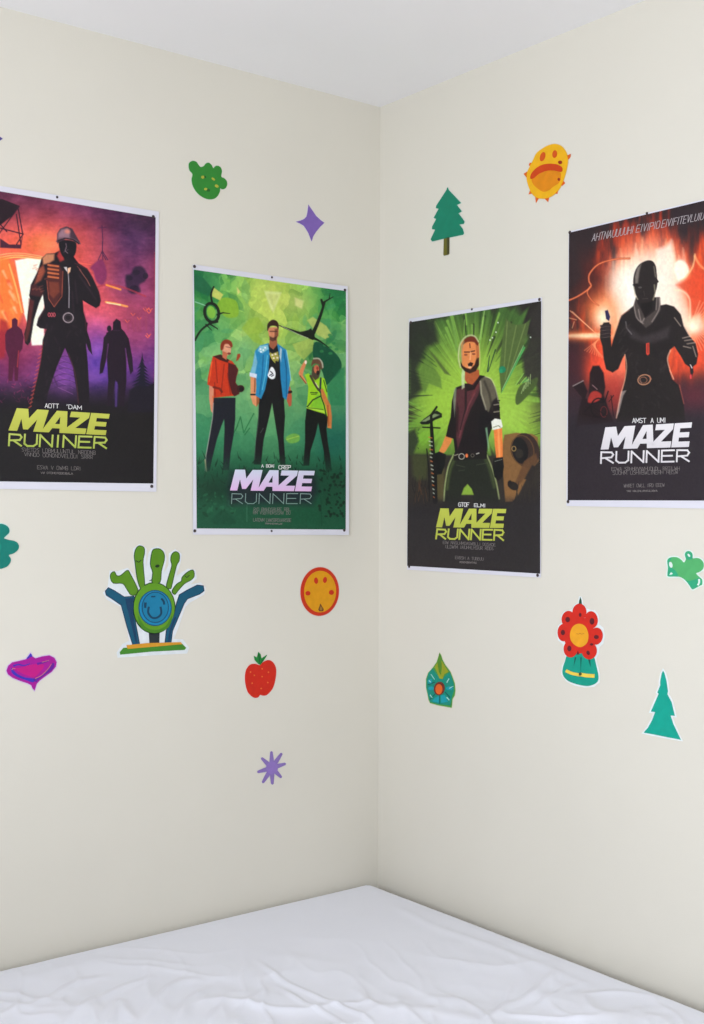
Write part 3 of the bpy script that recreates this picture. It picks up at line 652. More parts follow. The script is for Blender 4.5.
    p.line([(306, 490), (306, 600), (282, 700)], 12, (34, 22, 26), a=.85); p.line([(350, 520), (320, 580), (300, 640), (274, 740)], 5, (140, 70, 76), .8, .7); p.line([(366, 480), (340, 530)], 14, (112, 46, 50), 1.2, .6)
    p.poly([(246, 500), (260, 488), (256, 560), (250, 640), (242, 560)], (140, 150, 120), .6, .7); p.poly([(262, 560), (272, 600), (268, 720), (256, 700)], (46, 26, 30), .8, .9)
    p.poly([(376, 452), (400, 436), (436, 452), (452, 490), (460, 540), (440, 560), (420, 620), (396, 570), (380, 520)], (96, 88, 72), .8, .95)
    p.line([(380, 460), (384, 520), (408, 600)], 6, (196, 190, 160), .8, .7); p.line([(404, 436), (436, 450), (456, 498), (470, 560)], 5, (196, 196, 150), .7, .8, sm=True); p.line([(400, 460), (424, 520), (440, 600)], 9, (44, 38, 34), 1, .8)
    for k in range(5): p.line([(448, 560+k*18), (476, 556+k*18)], 6, (150, 140, 120) if k % 2 else (20, 16, 18), a=.8)
    p.poly([(380, 600), (436, 620), (440, 680), (420, 740), (414, 812), (384, 800), (370, 700)], (22, 17, 22), .8)
    p.poly([(404, 694), (414, 690), (424, 790), (420, 810)], (126, 170, 130), .6, .8)
    p.poly([(434, 662), (452, 646), (484, 652), (492, 688), (474, 700), (440, 704)], (222, 220, 206)); p.line([(446, 690), (470, 682), (480, 690)], 4, (120, 120, 90))
    p.poly([(446, 704), (488, 694), (492, 760), (492, 842), (460, 846), (452, 780)], (222, 120, 58)); p.line([(470, 704), (476, 840)], 8, (246, 170, 100), .8, .7)
    p.poly([(446, 846), (492, 840), (498, 888), (490, 940), (470, 960), (450, 940), (440, 890)], (17, 16, 18)); p.line([(452, 862), (488, 852)], 3, (120, 120, 110))
    p.poly([(245, 832), (412, 816), (412, 846), (246, 858)], (24, 20, 20)); p.ring(285, 837, 14, 14, 4, (170, 166, 150)); p.dot(311, 833, 7, 10, (216, 110, 60)); p.ring(340, 832, 8, 8, 3, (110, 100, 90)); p.line([(268, 826), (250, 832)], 4, (150, 140, 120)); p.line([(360, 824), (372, 820)], 5, (196, 190, 180))
    p.poly([(302, 405), (372, 400), (376, 434), (338, 476), (314, 470), (300, 450)], (168, 84, 48)); p.poly([(290, 380), (302, 400), (300, 490), (286, 500), (284, 430)], (190, 206, 160), .6, .8)
    p.poly([(300, 470), (320, 470), (345, 480), (375, 430), (385, 440), (350, 500), (310, 510)], (32, 20, 24))
    p.poly([(282, 300), (286, 262), (310, 244), (345, 240), (368, 262), (374, 310), (372, 360), (352, 402), (322, 412), (294, 392), (284, 350)], (216, 130, 74), .4, 1, True)
    p.poly([(280, 360), (292, 382), (308, 392), (330, 398), (350, 376), (362, 340), (372, 340), (374, 376), (356, 408), (326, 420), (300, 408), (280, 384)], (46, 24, 20), .5)
    p.poly([(316, 372), (330, 362), (344, 368), (338, 384), (320, 386)], (44, 22, 20)); p.dot(326, 388, 9, 5, (230, 170, 130)); p.line([(300, 312), (326, 312), (350, 306)], 6, (66, 30, 22)); p.dot(306, 326, 9, 5, (150, 76, 50)); p.dot(346, 322, 9, 5, (140, 70, 46)); p.line([(330, 312), (328, 350)], 6, (238, 168, 116), a=.8)
    p.poly([(352, 250), (372, 280), (374, 330), (362, 350), (358, 300)], (170, 90, 50), .6, .8); p.line([(326, 270), (328, 290)], 5, (110, 44, 30))
    p.poly([(290, 276), (300, 248), (330, 232), (356, 238), (370, 262), (366, 280), (346, 262), (312, 262)], (104, 40, 26), .5, 1, True)
    p.line([(280, 390), (270, 340), (276, 280), (298, 242), (326, 228), (352, 234), (370, 260)], 7, (196, 196, 150), .6, .85, sm=True); p.line([(284, 360), (284, 300), (296, 260)], 8, (140, 150, 110), .8, .6)
    p.line([(374, 270), (378, 340), (374, 400)], 4, (216, 200, 130), .6, .8)
    p.band(1030, 1100, (37, 33, 35), .97)

def paint_d(p):        # dark armoured figure before a fire
    p.o = (560, 195, 4.889)
    X, Y = p.X(), p.Y()
    p.c[:] = (38, 27, 31)
    n = p.n.fbm(X/38, Y/150, 4); n2 = p.n.fbm(X/60+30, Y/60, 4); n3 = p.n.fbm(X/14+70, Y/110, 3)
    u = (X-450)/350.; v = (Y-560)/430.; r = np.sqrt(u*u+v*v)+(n-.5)*.62+(n3-.5)*.2
    for lo, hi, c in [(1.12, .84, (96, 34, 28)), (1.0, .72, (178, 52, 30)), (.86, .58, (226, 86, 40)), (.68, .48, (246, 140, 78)), (.6, .34, (252, 206, 160))]:
        p.mix(c, np.clip((lo-r)/(lo-hi), 0, 1))
    rq = random.Random(17)
    for k in range(90):
        x = 230+480*(k*0.618 % 1); e = abs(x-455)/250; y0 = 205+170*e*e+rq.uniform(-20, 110); L = rq.uniform(90, 210)
        c = rq.choice([(252, 184, 124), (240, 110, 56), (206, 62, 34), (255, 222, 184), (150, 42, 30)])
        p.line([(x+rq.uniform(-8, 8), y0), (x+rq.uniform(-5, 5), y0+L*.5), (x, y0+L)], 1.5, c, 1.6, .55, w1=rq.uniform(10, 26), sm=True)
    p.glow(450, 480, 180, 240, (252, 220, 192), .97, pw=1.8); p.glow(300, 460, 80, 130, (255, 230, 204), .95, pw=1.4); p.glow(420, 520, 150, 200, (252, 236, 222), .9, pw=2); p.glow(560, 560, 90, 130, (252, 226, 204), .95, pw=1.6)
    p.poly([(470, 270), (520, 250), (545, 220), (560, 300), (556, 640), (470, 640)], (248, 222, 200), 2.4, .85)
    p.glow(665, 450, 70, 130, (232, 84, 40), .9); p.glow(650, 780, 110, 130, (228, 76, 44), .9, pw=1.4)
    p.glow(590, 370, 34, 52, (254, 232, 206), .95, pw=2)
    p.poly([(560, 340), (590, 318), (622, 340), (630, 380), (590, 420), (566, 400)], (254, 232, 208), 1, .8, True)
    p.line([(660, 290), (650, 350), (612, 404), (590, 418)], 7, (252, 190, 130), .8, .8, sm=True); p.line([(660, 300), (690, 350), (760, 390)], 9, (250, 170, 110), 1, .7, sm=True)
    p.poly([(570, 440), (640, 400), (665, 330), (720, 400), (720, 560), (640, 600), (620, 480)], (204, 62, 34), 2, .75)
    p.line([(560, 464), (600, 470), (634, 510), (636, 600)], 6, (254, 220, 180), 1, .8, sm=True)
    # left: arcs, jet of sparks
    p.glow(130, 420, 110, 150, (66, 26, 26), .75, pw=1.6); p.glow(205, 570, 80, 90, (246, 116, 52), .95); p.glow(212, 600, 46, 70, (255, 230, 194), .97)
    for wd, c in ((9, (150, 50, 34)), (4, (252, 150, 90))):
        p.line([(340, 310), (270, 314), (190, 338), (146, 384), (142, 420), (150, 450), (90, 494), (30, 520)], wd, c, .6, .85, sm=True)
        p.line([(146, 450), (134, 480), (160, 520), (190, 540)], wd*.7, c, .6, .8, sm=True)
    p.glow(110, 690, 160, 26, (246, 110, 50), .9); p.glow(150, 690, 110, 13, (255, 224, 180), .95); p.line([(30, 690), (210, 680)], 9, (255, 212, 160), 1.4, .9)
    for l in [[(50, 566), (160, 662)], [(60, 570), (190, 690)], [(40, 600), (80, 610)], [(70, 620), (60, 650)]]: p.line(l, 3, (250, 180, 130), .6, .8)
    p.glow(210, 880, 120, 160, (232, 70, 44), .95, pw=1.5); p.glow(285, 840, 60, 130, (252, 132, 96), .85); p.glow(60, 860, 60, 150, (60, 28, 36), .9, pw=1.5)
    for k in range(9): p.line([(190-k*4, 706+k*3), (120+k*12, 760+k*5)], 2.5, (252, 150, 100), .6, .7)
    for k in range(22):
        a = math.radians(-70+k*8); p.line([(640, 640), (640+130*math.cos(a), 640+130*math.sin(a))], 4, (254, 214, 170), 1, .55, w1=1)
    p.glow(650, 640, 60, 40, (255, 228, 196), .95)
    p.band(860, 1010, (46, 32, 40), .95); p.glow(660, 980, 120, 70, (92, 34, 44), .7); p.glow(270, 960, 50, 120, (180, 50, 40), .7)
    p.band(1040, 1120, (38, 31, 38), .98)
    p.poly([(30, 180), (60, 176), (110, 400), (40, 480), (30, 500)], (40, 30, 34), 3, .7)
    # wrecked machine lower left
    w = (30, 17, 22)
    p.poly([(140, 1000), (146, 870), (160, 836), (192, 834), (214, 870), (222, 940), (214, 980), (240, 1050), (262, 1110), (80, 1130), (96, 1040), (110, 990)], w, .8)
    p.poly([(62, 932), (112, 906), (136, 960), (120, 1000), (92, 972)], w, .6); p.line([(64, 934), (114, 908)], 4, (176, 160, 156), .5, .9); p.line([(160, 930), (182, 950)], 4, (170, 130, 130), .5, .8)
    p.poly([(136, 1010), (150, 968), (176, 958), (204, 976), (196, 1000), (160, 1016)], (170, 50, 42), .8, .9, True)
    p.ring(190, 1040, 38, 46, 7, (18, 10, 16)); p.line([(120, 1060), (160, 1020), (220, 1010), (236, 960)], 6, (18, 10, 16)); p.ring(215, 1060, 16, 26, 4, (120, 40, 40), .7)
    for l in [[(250, 980), (262, 1080)], [(262, 980), (240, 1010)], [(110, 1070), (230, 1100)], [(150, 1030), (230, 1080)]]: p.line(l, 4, (20, 10, 14))
    # figure
    f = (28, 23, 24)
    body = [(362, 540), (330, 566), (300, 590), (282, 640), (262, 700), (252, 740), (248, 690), (250, 640), (240, 622), (214, 624), (198, 650), (196, 700), (208, 740), (214, 800), (226, 852), (258, 868), (286, 850), (306, 800), (318, 780), (322, 860), (318, 900), (300, 980), (276, 1110), (612, 1110), (606, 1020), (580, 930), (548, 900), (536, 860), (528, 800), (540, 756), (560, 740), (590, 786), (612, 826), (642, 846), (668, 826), (676, 780), (664, 726), (634, 690), (606, 640), (592, 584), (560, 546), (520, 534), (490, 540), (488, 500), (470, 500), (372, 500)]
    p.poly(body, f, .5)
    for l, c, wd in [([(318, 780), (326, 840), (316, 910), (296, 980), (276, 1090)], (250, 190, 150), 4), ([(540, 760), (526, 800), (536, 850), (556, 900)], (250, 196, 160), 5), ([(262, 700), (282, 640), (300, 592), (340, 562)], (190, 120, 90), 3), ([(560, 546), (592, 584), (606, 640), (634, 690)], (216, 190, 170), 3), ([(585, 930), (606, 1020)], (180, 90, 70), 3)]: p.line(l, wd, c, .6, .75, sm=True)
    p.poly([(300, 960), (325, 955), (310, 980), (290, 1060), (276, 1090)], (190, 170, 160), .6, .6)
    p.poly([(360, 540), (372, 500), (380, 530), (420, 600), (470, 560), (476, 500), (490, 504), (494, 560), (450, 630), (420, 650), (370, 600)], (76, 66, 62), .8, .75)
    for l in [[(362, 540), (376, 600), (406, 628)], [(486, 505), (484, 560), (450, 620)], [(474, 505), (470, 560)], [(384, 560), (398, 620), (412, 604)]]: p.line(l, 4, (176, 160, 150), .7, .7, sm=True)
    p.poly([(330, 640), (400, 690), (480, 670), (540, 640), (530, 700), (430, 730), (345, 700)], (58, 50, 52), 2, .7)
    p.line([(322, 620), (326, 650), (350, 680)], 4, (170, 160, 160), .7, .6)
    for k in range(40):
        x, y = rq.uniform(330, 530), rq.uniform(740, 1040); p.line([(x, y), (x+rq.uniform(-22, 22), y+rq.uniform(4, 30))], 5, rq.choice([(44, 38, 40), (58, 50, 50), (18, 14, 16)]), 1.2, .6, w1=1)
    for k in range(14):
        x, y = rq.uniform(290, 350), rq.uniform(590, 780); p.line([(x, y), (x-14, y+20)], 4, (62, 52, 52), 1, .6, w1=1)
    for l in [[(560, 600), (590, 640)], [(600, 700), (640, 690)], [(610, 712), (650, 706)], [(622, 728), (660, 722)], [(604, 740), (640, 748)], [(650, 740), (666, 790)]]: p.line(l, 4, (216, 190, 170), .6, .7)
    p.poly([(362, 460), (358, 420), (366, 376), (386, 342), (420, 322), (450, 322), (468, 346), (474, 390), (476, 440), (466, 480), (455, 520), (430, 540), (395, 530), (374, 495)], (32, 26, 26), .4, 1, True)
    p.poly([(366, 400), (378, 356), (398, 336), (388, 380), (382, 430), (368, 436)], (130, 120, 110), 1, .8)
    p.line([(358, 440), (372, 436), (388, 446)], 5, (20, 14, 16)); p.line([(362, 450), (368, 490), (380, 510)], 5, (190, 180, 150), .6, .8); p.line([(466, 400), (480, 424), (468, 434)], 6, (30, 22, 22)); p.line([(462, 440), (466, 480), (456, 512)], 6, (170, 160, 130), .7, .7); p.line([(460, 350), (468, 400)], 5, (150, 140, 120), .8, .7)
    p.dot(392, 452, 9, 5, (90, 84, 82), .8); p.line([(410, 470), (414, 490)], 5, (60, 52, 52), a=.7); p.line([(404, 508), (430, 506)], 4, (70, 60, 60), a=.7); p.poly([(392, 530), (455, 520), (450, 560), (415, 600)], (18, 13, 15), .8)
    # hands
    for k in range(4): p.line([(200, 640+k*17), (246, 636+k*17)], 8, (44, 34, 36)); p.line([(202, 647+k*17), (244, 643+k*17)], 2, (150, 120, 120), a=.6)
    p.poly([(220, 566), (234, 562), (246, 596), (240, 616), (226, 606)], (38, 34, 72), .4)
    p.poly([(634, 826), (648, 822), (654, 866), (642, 896), (636, 860)], (30, 24, 28)); p.line([(638, 830), (646, 846)], 4, (226, 210, 206)); p.dot(640, 888, 5, 12, (206, 60, 66))
    p.poly([(421, 726), (437, 722), (438, 776), (430, 784), (422, 778)], (196, 62, 46), .4); p.line([(430, 730), (430, 772)], 3, (70, 24, 24))
    p.ring(412, 903, 31, 24, 5, (176, 124, 92), ang=-14); p.ring(408, 905, 18, 15, 3, (150, 96, 70)); p.line([(386, 884), (400, 922)], 3, (120, 90, 80)); p.line([(438, 884), (446, 900)], 5, (150, 90, 70))
    p.band(1075, 1160, (38, 31, 37), .95)

# ------------------------------------------------------------------ lettering
FONT = {
 'A': [[(0,1),(.5,0),(1,1)],[(.22,.65),(.78,.65)]], 'B': [[(0,0),(0,1),(.8,1),(1,.8),(.8,.5),(0,.5)],[(0,0),(.75,0),(.9,.22),(.8,.5)]],
 'C': [[(1,.15),(.75,0),(.2,0),(0,.3),(0,.7),(.2,1),(.75,1),(1,.85)]], 'D': [[(0,0),(0,1),(.6,1),(1,.7),(1,.3),(.6,0),(0,0)]],
 'E': [[(1,0),(0,0),(0,1),(1,1)],[(0,.48),(.85,.48)]], 'F': [[(1,0),(0,0),(0,1)],[(0,.48),(.8,.48)]], 'G': [[(1,.1),(.3,0),(0,.3),(0,.8),(.3,1),(1,.95),(1,.55),(.6,.55)]],
 'H': [[(0,0),(0,1)],[(1,0),(1,1)],[(0,.5),(1,.5)]], 'I': [[(.5,0),(.5,1)]], 'L': [[(0,0),(0,1),(1,1)]], 'M': [[(0,1),(0,0),(.5,.7),(1,0),(1,1)]],
 'N': [[(0,1),(0,0),(1,1),(1,0)]], 'O': [[(0,.2),(.2,0),(.8,0),(1,.2),(1,.8),(.8,1),(.2,1),(0,.8),(0,.2)]], 'P': [[(0,1),(0,0),(1,.05),(1,.5),(0,.55)]],
 'R': [[(0,1),(0,0),(.85,.04),(1,.25),(.85,.5),(.1,.55)],[(.35,.55),(1,1)]], 'S': [[(1,.05),(.2,0),(0,.25),(1,.7),(.8,1),(0,.95)]],
 'T': [[(0,0),(1,0)],[(.5,0),(.5,1)]], 'U': [[(0,0),(0,.8),(.25,1),(.75,1),(1,.8),(1,0)]], 'V': [[(0,0),(.5,1),(1,0)]], 'W': [[(0,0),(.25,1),(.5,.3),(.75,1),(1,0)]],
 'Y': [[(0,0),(.5,.5),(1,0)],[(.5,.5),(.5,1)]], "'": [[(.5,0),(.4,.25)]], '.': [[(.4,.9),(.6,1)]], '-': [[(.1,.5),(.9,.5)]], ' ': []}
MAZE = [   # heavy slanted capitals in the unit box of the whole word
 ((0, .345), [[(0,1),(0,0),(.36,0),(.48,.42),(.64,0),(1,0),(1,1),(.74,1),(.74,.46),(.56,.92),(.42,.92),(.26,.46),(.26,1)]]),
 ((.33, .60), [[(0,1),(.38,0),(.80,0),(1,1),(.72,1),(.68,.80),(.40,.80),(.32,1)], [(.46,.60),(.64,.60),(.58,.26)]]),
 ((.575, .79), [[(.05,0),(1,0),(1,.24),(.46,.74),(1,.74),(1,1),(0,1),(0,.78),(.56,.25),(.05,.25)]]),
 ((.80, 1.0), [[(0,0),(1,0),(1,.22),(.36,.22),(.36,.39),(.92,.39),(.92,.60),(.36,.60),(.36,.77),(1,.77),(1,1),(0,1)]])]
def bil(q, a, b):
    q = np.asarray(q, float); return (q[0]*(1-a)+q[1]*a)*(1-b)+(q[3]*(1-a)+q[2]*a)*b
def seg_quad(a, b, w):
    a, b = np.array(a, float), np.array(b, float); d = b-a; L = np.linalg.norm(d)+1e-9; d /= L; n = np.array([-d[1], d[0]])*w/2
    e = d*w*.45
    return [a-e+n, b+e+n, b+e-n, a-e-n]
def word(text, quad, wpx, gap=.35, rnd=None, jit=0):
    out = []; wd = [{'I': .4, "'": .4, '.': .4, 'M': 1.15, 'W': 1.15}.get(ch, 1) for ch in text]; tot = sum(wd)+gap*(len(text)-1); acc = 0
    for i, ch in enumerate(text):
        x0 = acc/tot; cw = wd[i]/tot; acc += wd[i]+gap
        for st in FONT.get(ch, []):
            pp = [bil(quad, x0+a*cw, b)+((rnd.uniform(-jit, jit), rnd.uniform(-jit, jit)) if jit else 0) for a, b in st]
            for k in range(len(pp)-1): out.append(seg_quad(pp[k], pp[k+1], wpx))
    return out
def gib(rnd, words):
    return ' '.join(''.join(rnd.choice('AERNUIMHTLOBSVWD') for _ in range(n)) for n in words)

# ------------------------------------------------------------------ posters
PAPER = mat('poster_paper', (220, 217, 225), 0.45, 0.01, 20, spec=0.35)
INK = vmat('poster_ink', 0.5); INKT = vmat('poster_lettering_ink', 0.5)
class Poster:
    def __init__(s, wl, paper, art, seed, amp):
        s.wl = wl; s.seed = seed; s.amp = amp
        s.paper = np.array([on_wall(q, wl) for q in paper]); s.art = np.array([on_wall(q, wl) for q in art])
    def extend(s, side, u):     # carry the horizontal edges on to distance u from the corner
        for Q in (s.paper, s.art):
            uu = u-(0.004 if Q is s.art else 0)*(1 if side else 1)
            for i, j in (((0, 1), (3, 2)) if side == 'left' else ((1, 0), (2, 3))):
                t = (uu-Q[j][0])/(Q[i][0]-Q[j][0]); Q[i] = Q[j]+(Q[i]-Q[j])*t
    def lift(s, u, z):
        p = s.paper; u0, u1 = sorted((p[0][0], p[1][0])); z0, z1 = p[:, 1].min(), p[:, 1].max()
        a = (u-u0)/(u1-u0); b = (z-z0)/(z1-z0)
        n = 0.5+0.5*np.sin(a*5.1+s.seed*1.7+b*2.2)*np.cos(b*4.3+s.seed)
        side = np.clip(4*a*(1-a), 0, 1); vert = np.clip(4*b*(1-b), 0, 1)
        return 0.0016+getattr(s, 'curl', 0)*np.clip(1-a, 0, 1)**8+s.amp*n*(0.35+0.65*vert)*(0.4+0.6*(1-side*0.5))
    def pts(s, uz, off):
        uz = np.asarray(uz, float); d = s.lift(uz[:, 0], uz[:, 1])+off
        if s.wl == 'L': return np.stack([-uz[:, 0], -d, uz[:, 1]], 1)
        return np.stack([-d, -uz[:, 0], uz[:, 1]], 1)
    def grid(s, Q, nu, nv):
        a, b = np.meshgrid(np.linspace(0, 1, nu), np.linspace(0, 1, nv))
        a, b = a[..., None], b[..., None]
        return (Q[0]*(1-a)+Q[1]*a)*(1-b)+(Q[3]*(1-a)+Q[2]*a)*b
def gfaces(nv, nu):
    i, j = np.meshgrid(np.arange(nv-1), np.arange(nu-1), indexing='ij'); b = (i*nu+j).ravel()
    return np.stack([b, b+nu, b+nu+1, b+1], 1)
PIN = mat('dark_metal_pin', (74, 64, 64), 0.35, 0.05, metal=0.6)
def poster(P, painter, label, texts, res=0.52):
    c = P.paper.mean(0); root = empty('movie_poster', wall_pt(c[0], c[1], 0.0, P.wl), label, 'poster', 'film posters pinned to the bedroom walls')
    G = P.grid(P.paper, 45, 61); nv, nu = G.shape[:2]; uz = G.reshape(-1, 2)
    Vf, Vb = P.pts(uz, 0), P.pts(uz, -0.0005); f = gfaces(nv, nu); N = len(uz)
    rim = [j for j in range(nu)]+[i*nu+nu-1 for i in range(1, nv)]+[(nv-1)*nu+j for j in range(nu-2, -1, -1)]+[i*nu for i in range(nv-2, 0, -1)]
    rf = [(rim[k], rim[(k+1) % len(rim)], rim[(k+1) % len(rim)]+N, rim[k]+N) for k in range(len(rim))]
    sheet = mesh('paper_sheet', np.vstack([Vf, Vb]), f.tolist()+(f[:, ::-1]+N).tolist()+rf, PAPER, root, smooth=False)
    A = P.art; wpx = abs(A[1][0]-A[0][0])*400/res*1.0; hpx = abs(A[0][1]-A[3][1])*430/res
    nu, nv = int(wpx), int(hpx)
    G = P.grid(A, nu, nv); uz = G.reshape(-1, 2); W3 = P.pts(uz, 0)
    px, py = to_px(W3)
    pt = Painter(px.reshape(nv, nu), py.reshape(nv, nu), P.seed+1); painter(pt)
    pt.c += ((pt.n.fbm(pt.px*0.5+9, pt.py*0.35, 4)-0.5)*0.12)[..., None]*pt.c+((pt.n.fbm(pt.px*0.9+70, pt.py*0.9, 2)-0.5)*7)[..., None]
    ink = np.clip(s2l(np.clip(pt.c, 0, 255)/255.0)*1.2-0.0035, 0, 0.95).reshape(-1, 3)
    mesh('printed_artwork', P.pts(uz, 0.0003), gfaces(nv, nu).tolist(), INK, sheet, smooth=True, ink=ink)
    for name, polys, top, bot, lab, dd in texts:
        V, Fc, K = [], [], []
        ys = np.concatenate([np.array(q) for grp in polys for q in grp])[:, 1]; y0, y1 = ys.min(), ys.max()
        for gi, grp in enumerate(polys):
            flat = [q for ring in grp for q in ring]; k = len(V)
            tri = tessellate_polygon([[Vector((q[0], q[1], 0)) for q in ring] for ring in grp]) if len(flat) != 4 else [(0, 1, 2), (0, 2, 3)]
            Fc += [tuple(i+k for i in t) for t in tri]
            V += [on_wall(q, P.wl) for q in flat]
            K += [np.array(top, float)+(np.array(bot, float)-np.array(top, float))*(q[1]-y0)/(y1-y0+1e-6) for q in flat]
        W = P.pts(np.array(V), 0.0006+dd)
        o = mesh(name, W, Fc, INKT, sheet, ink=s2l(np.array(K)/255.0))
        if lab: o['label'] = lab
    return root
def px4(ctx, q): return [(ctx[0]+x/ctx[2], ctx[1]+y/ctx[2]) for x, y in q]
def maze_polys(quad):
    out = []
    for (a, b), rings in MAZE:
        out.append([[tuple(bil(quad, a+(b-a)*x, y)) for x, y in r] for r in rings])
    return out
def strip(quads): return [[[tuple(v) for v in q]] for q in quads]
def titles(ctx, maze, runner, cols, sm, smt, creds, wr=1.8, rcol=None, sub='RUNNER'):
    rnd = random.Random(int(ctx[0]))
    T_ = [('title_lettering', maze_polys(px4(ctx, maze)), cols[0], cols[1], None, 0)]
    T_.append(('subtitle_lettering', strip(word(sub, px4(ctx, runner), wr, .25)), *(rcol or cols), None, 0))
    q = []
    for t, qd in zip(smt, sm): q += word(t, px4(ctx, qd), .62, .25)
    T_.append(('name_lettering', strip(q), (225, 222, 220), (225, 222, 220), None, 0))
    q = []
    for words, qd in creds: q += word(gib(rnd, words), px4(ctx, qd), .30, .25, rnd, .12)
    T_.append(('credits_lettering', strip(q), (132, 124, 122), (132, 124, 122), None, 0))
    return T_

A2, B2, C2, D2, D1 = (0, 340, 4.4), (190, 400, 4.4), (405, 430, 5.0286), (560, 350, 4.889), (560, 195, 4.889)
PA = Poster('L', [(0, 186), (158.6, 211.8), (155.9, 491.8), (0, 488.9)], [(0, 191.6), (155.2, 217.6), (152.8, 483.6), (0, 481.4)], 2, .0016)
PA.extend('left', 1.083); PA.art[0][0] = PA.art[3][0] = 1.076
poster(PA, paint_a, 'purple and orange film poster with helmeted man silhouette, leftmost on the left wall',
    titles(A2, [(72, 300), (480, 326), (462, 419), (35, 398)], [(40, 414), (468, 428), (464, 476), (37, 464)], [(200, 202, 86), (182, 184, 70)],
           [[(196, 280), (256, 282), (256, 300), (196, 298)], [(290, 284), (356, 290), (356, 307), (290, 302)]], ['AOTT', "'DAM"],
           [((6, 11, 6), [(94, 474), (418, 488), (418, 505), (94, 490)]), ((5, 12, 4), [(106, 495), (406, 508), (406, 524), (106, 511)]),
            ((4, 1, 4, 4), [(162, 552), (352, 558), (352, 574), (162, 568)]), ((2, 14), [(178, 580), (318, 584), (318, 592), (178, 588)])], rcol=[(188, 198, 96), (168, 184, 74)], sub='RUNINER'))
PB = Poster('L', [(192.4, 264.4), (346.2, 286.6), (347.5, 535), (192.6, 534.6)], [(193.3, 269.8), (344.4, 291.3), (344.2, 529.5), (196.2, 528.4)], 5, .0018)
PB.curl = 0.004
poster(PB, paint_b, 'green forest film poster with three standing young men, on the left wall near the corner',
    titles(B2, [(196, 306), (546, 312), (530, 402), (173, 398)], [(182, 412), (532, 412), (530, 456), (180, 456)], [(214, 220, 236), (232, 186, 230)],
           [[(312, 284), (368, 284), (368, 296), (312, 296)], [(388, 288), (440, 288), (440, 304), (388, 304)]], ['A BOAI', 'CREP'],
           [((3, 9, 3), [(278, 474), (440, 474), (440, 488), (278, 488)]), ((2, 12, 2), [(276, 488), (438, 490), (438, 504), (276, 502)]),
            ((6, 14), [(276, 520), (442, 522), (442, 536), (276, 534)]), ((14,), [(328, 540), (404, 542), (404, 548), (328, 546)])], wr=.75, rcol=[(140, 164, 158), (126, 156, 146)]))
PC = Poster('R', [(409.4, 318.8), (542.5, 297.2), (541.4, 577.6), (407.6, 569.6)], [(409.9, 322.4), (541.9, 301.2), (540.9, 573.6), (408.0, 565.8)], 3, .0016)
poster(PC, paint_c, 'black film poster with bearded man before green rays, on the right wall near the corner',
    titles(C2, [(182, 394), (514, 397), (498, 493), (160, 489)], [(166, 499), (500, 502), (498, 554), (160, 546)], [(196, 202, 80), (184, 190, 72)],
           [[(273, 365), (326, 366), (326, 386), (273, 384)], [(352, 370), (408, 372), (408, 388), (352, 386)]], ['GTOF', 'ELMI'],
           [((3, 14, 6), [(195, 558), (458, 570), (458, 584), (195, 572)]), ((6, 12, 4), [(208, 578), (448, 588), (448, 604), (208, 594)]),
            ((5, 1, 6), [(256, 634), (398, 642), (398, 656), (256, 648)]), ((14,), [(278, 660), (364, 664), (364, 672), (278, 668)])], wr=1.7))
PD = Poster('R', [(569.2, 231.6), (704, 199.6), (704, 508.6), (567.0, 506.0)], [(569.7, 232.9), (704, 201.0), (704, 500.6), (568.3, 500.2)], 7, .0014)
PD.extend('right', 1.082); PD.art[1][0] = PD.art[2][0] = 1.077
rd = random.Random(77)
tD = titles(D2, [(226, 378), (650, 354), (634, 474), (203, 487)], [(206, 500), (636, 488), (634, 544), (204, 553)], [(232, 226, 226), (216, 210, 212)],
           [[(358, 334), (424, 334), (424, 356), (358, 356)], [(448, 334), (520, 332), (520, 354), (448, 356)]], ['AMST', 'AZUMI'],
           [((4, 14, 7), [(256, 574), (588, 570), (588, 588), (256, 590)]), ((5, 12, 4), [(262, 592), (580, 586), (580, 606), (262, 610)]),
            ((5, 4, 4, 4), [(316, 656), (514, 652), (514, 668), (316, 672)]), ((3, 16), [(330, 686), (480, 684), (480, 692), (330, 694)])], wr=1.7)
q = []
for (x0, x1), t in zip([(162, 362), (378, 490), (502, 706), (722, 800)], ['AHTNAUUUUHI', 'EIVIPIO', 'EIVIFITEVLUIU', 'USMAE']):
    f_ = lambda x: 205-(x-162)*0.196
    q += word(t, px4(D1, [(x0+5, f_(x0)-14), (x1+5, f_(x1)-14), (x1-3, f_(x1)+22), (x0-3, f_(x0)+22)]), .55, .3, rd, .15)
tD.append(('tagline_lettering', strip(q), (176, 166, 168), (176, 166, 168), None, 0))
poster(PD, paint_d, 'black and orange film poster with hooded figure before a blaze, cut by the right edge', tD)

# pins: photo position, wall, poster phrase
def pin(q, P, wl, where, r=0.0034):
    u, z = on_wall(q, wl); d = float(P.lift(np.array([u]), np.array([z]))[0]); V, Fc = [], []
    prof = [(0.0006, -d-0.004), (0.0006, -0.0002), (r, 0.0002), (r, 0.0011), (r*.8, 0.0019), (r*.35, 0.0023)]
    n = 16
    for rr_, h in prof:
        for k in range(n):
            t = 2*math.pi*k/n; V.append(wall_pt(u+rr_*math.cos(t), z+rr_*math.sin(t), d+h, wl))
    for i in range(len(prof)-1):
        for k in range(n): Fc.append((i*n+k, i*n+(k+1) % n, (i+1)*n+(k+1) % n, (i+1)*n+k))
    Fc.append(tuple(range(n))); Fc.append(tuple((len(prof)-1)*n+k for k in range(n)))
    o = mesh('push_pin', V, Fc, PIN, None, wall_pt(u, z, d, wl), True)
    tag(o, 'tiny dark push pin at the '+where, 'push pin', 'dark pins holding up the posters')
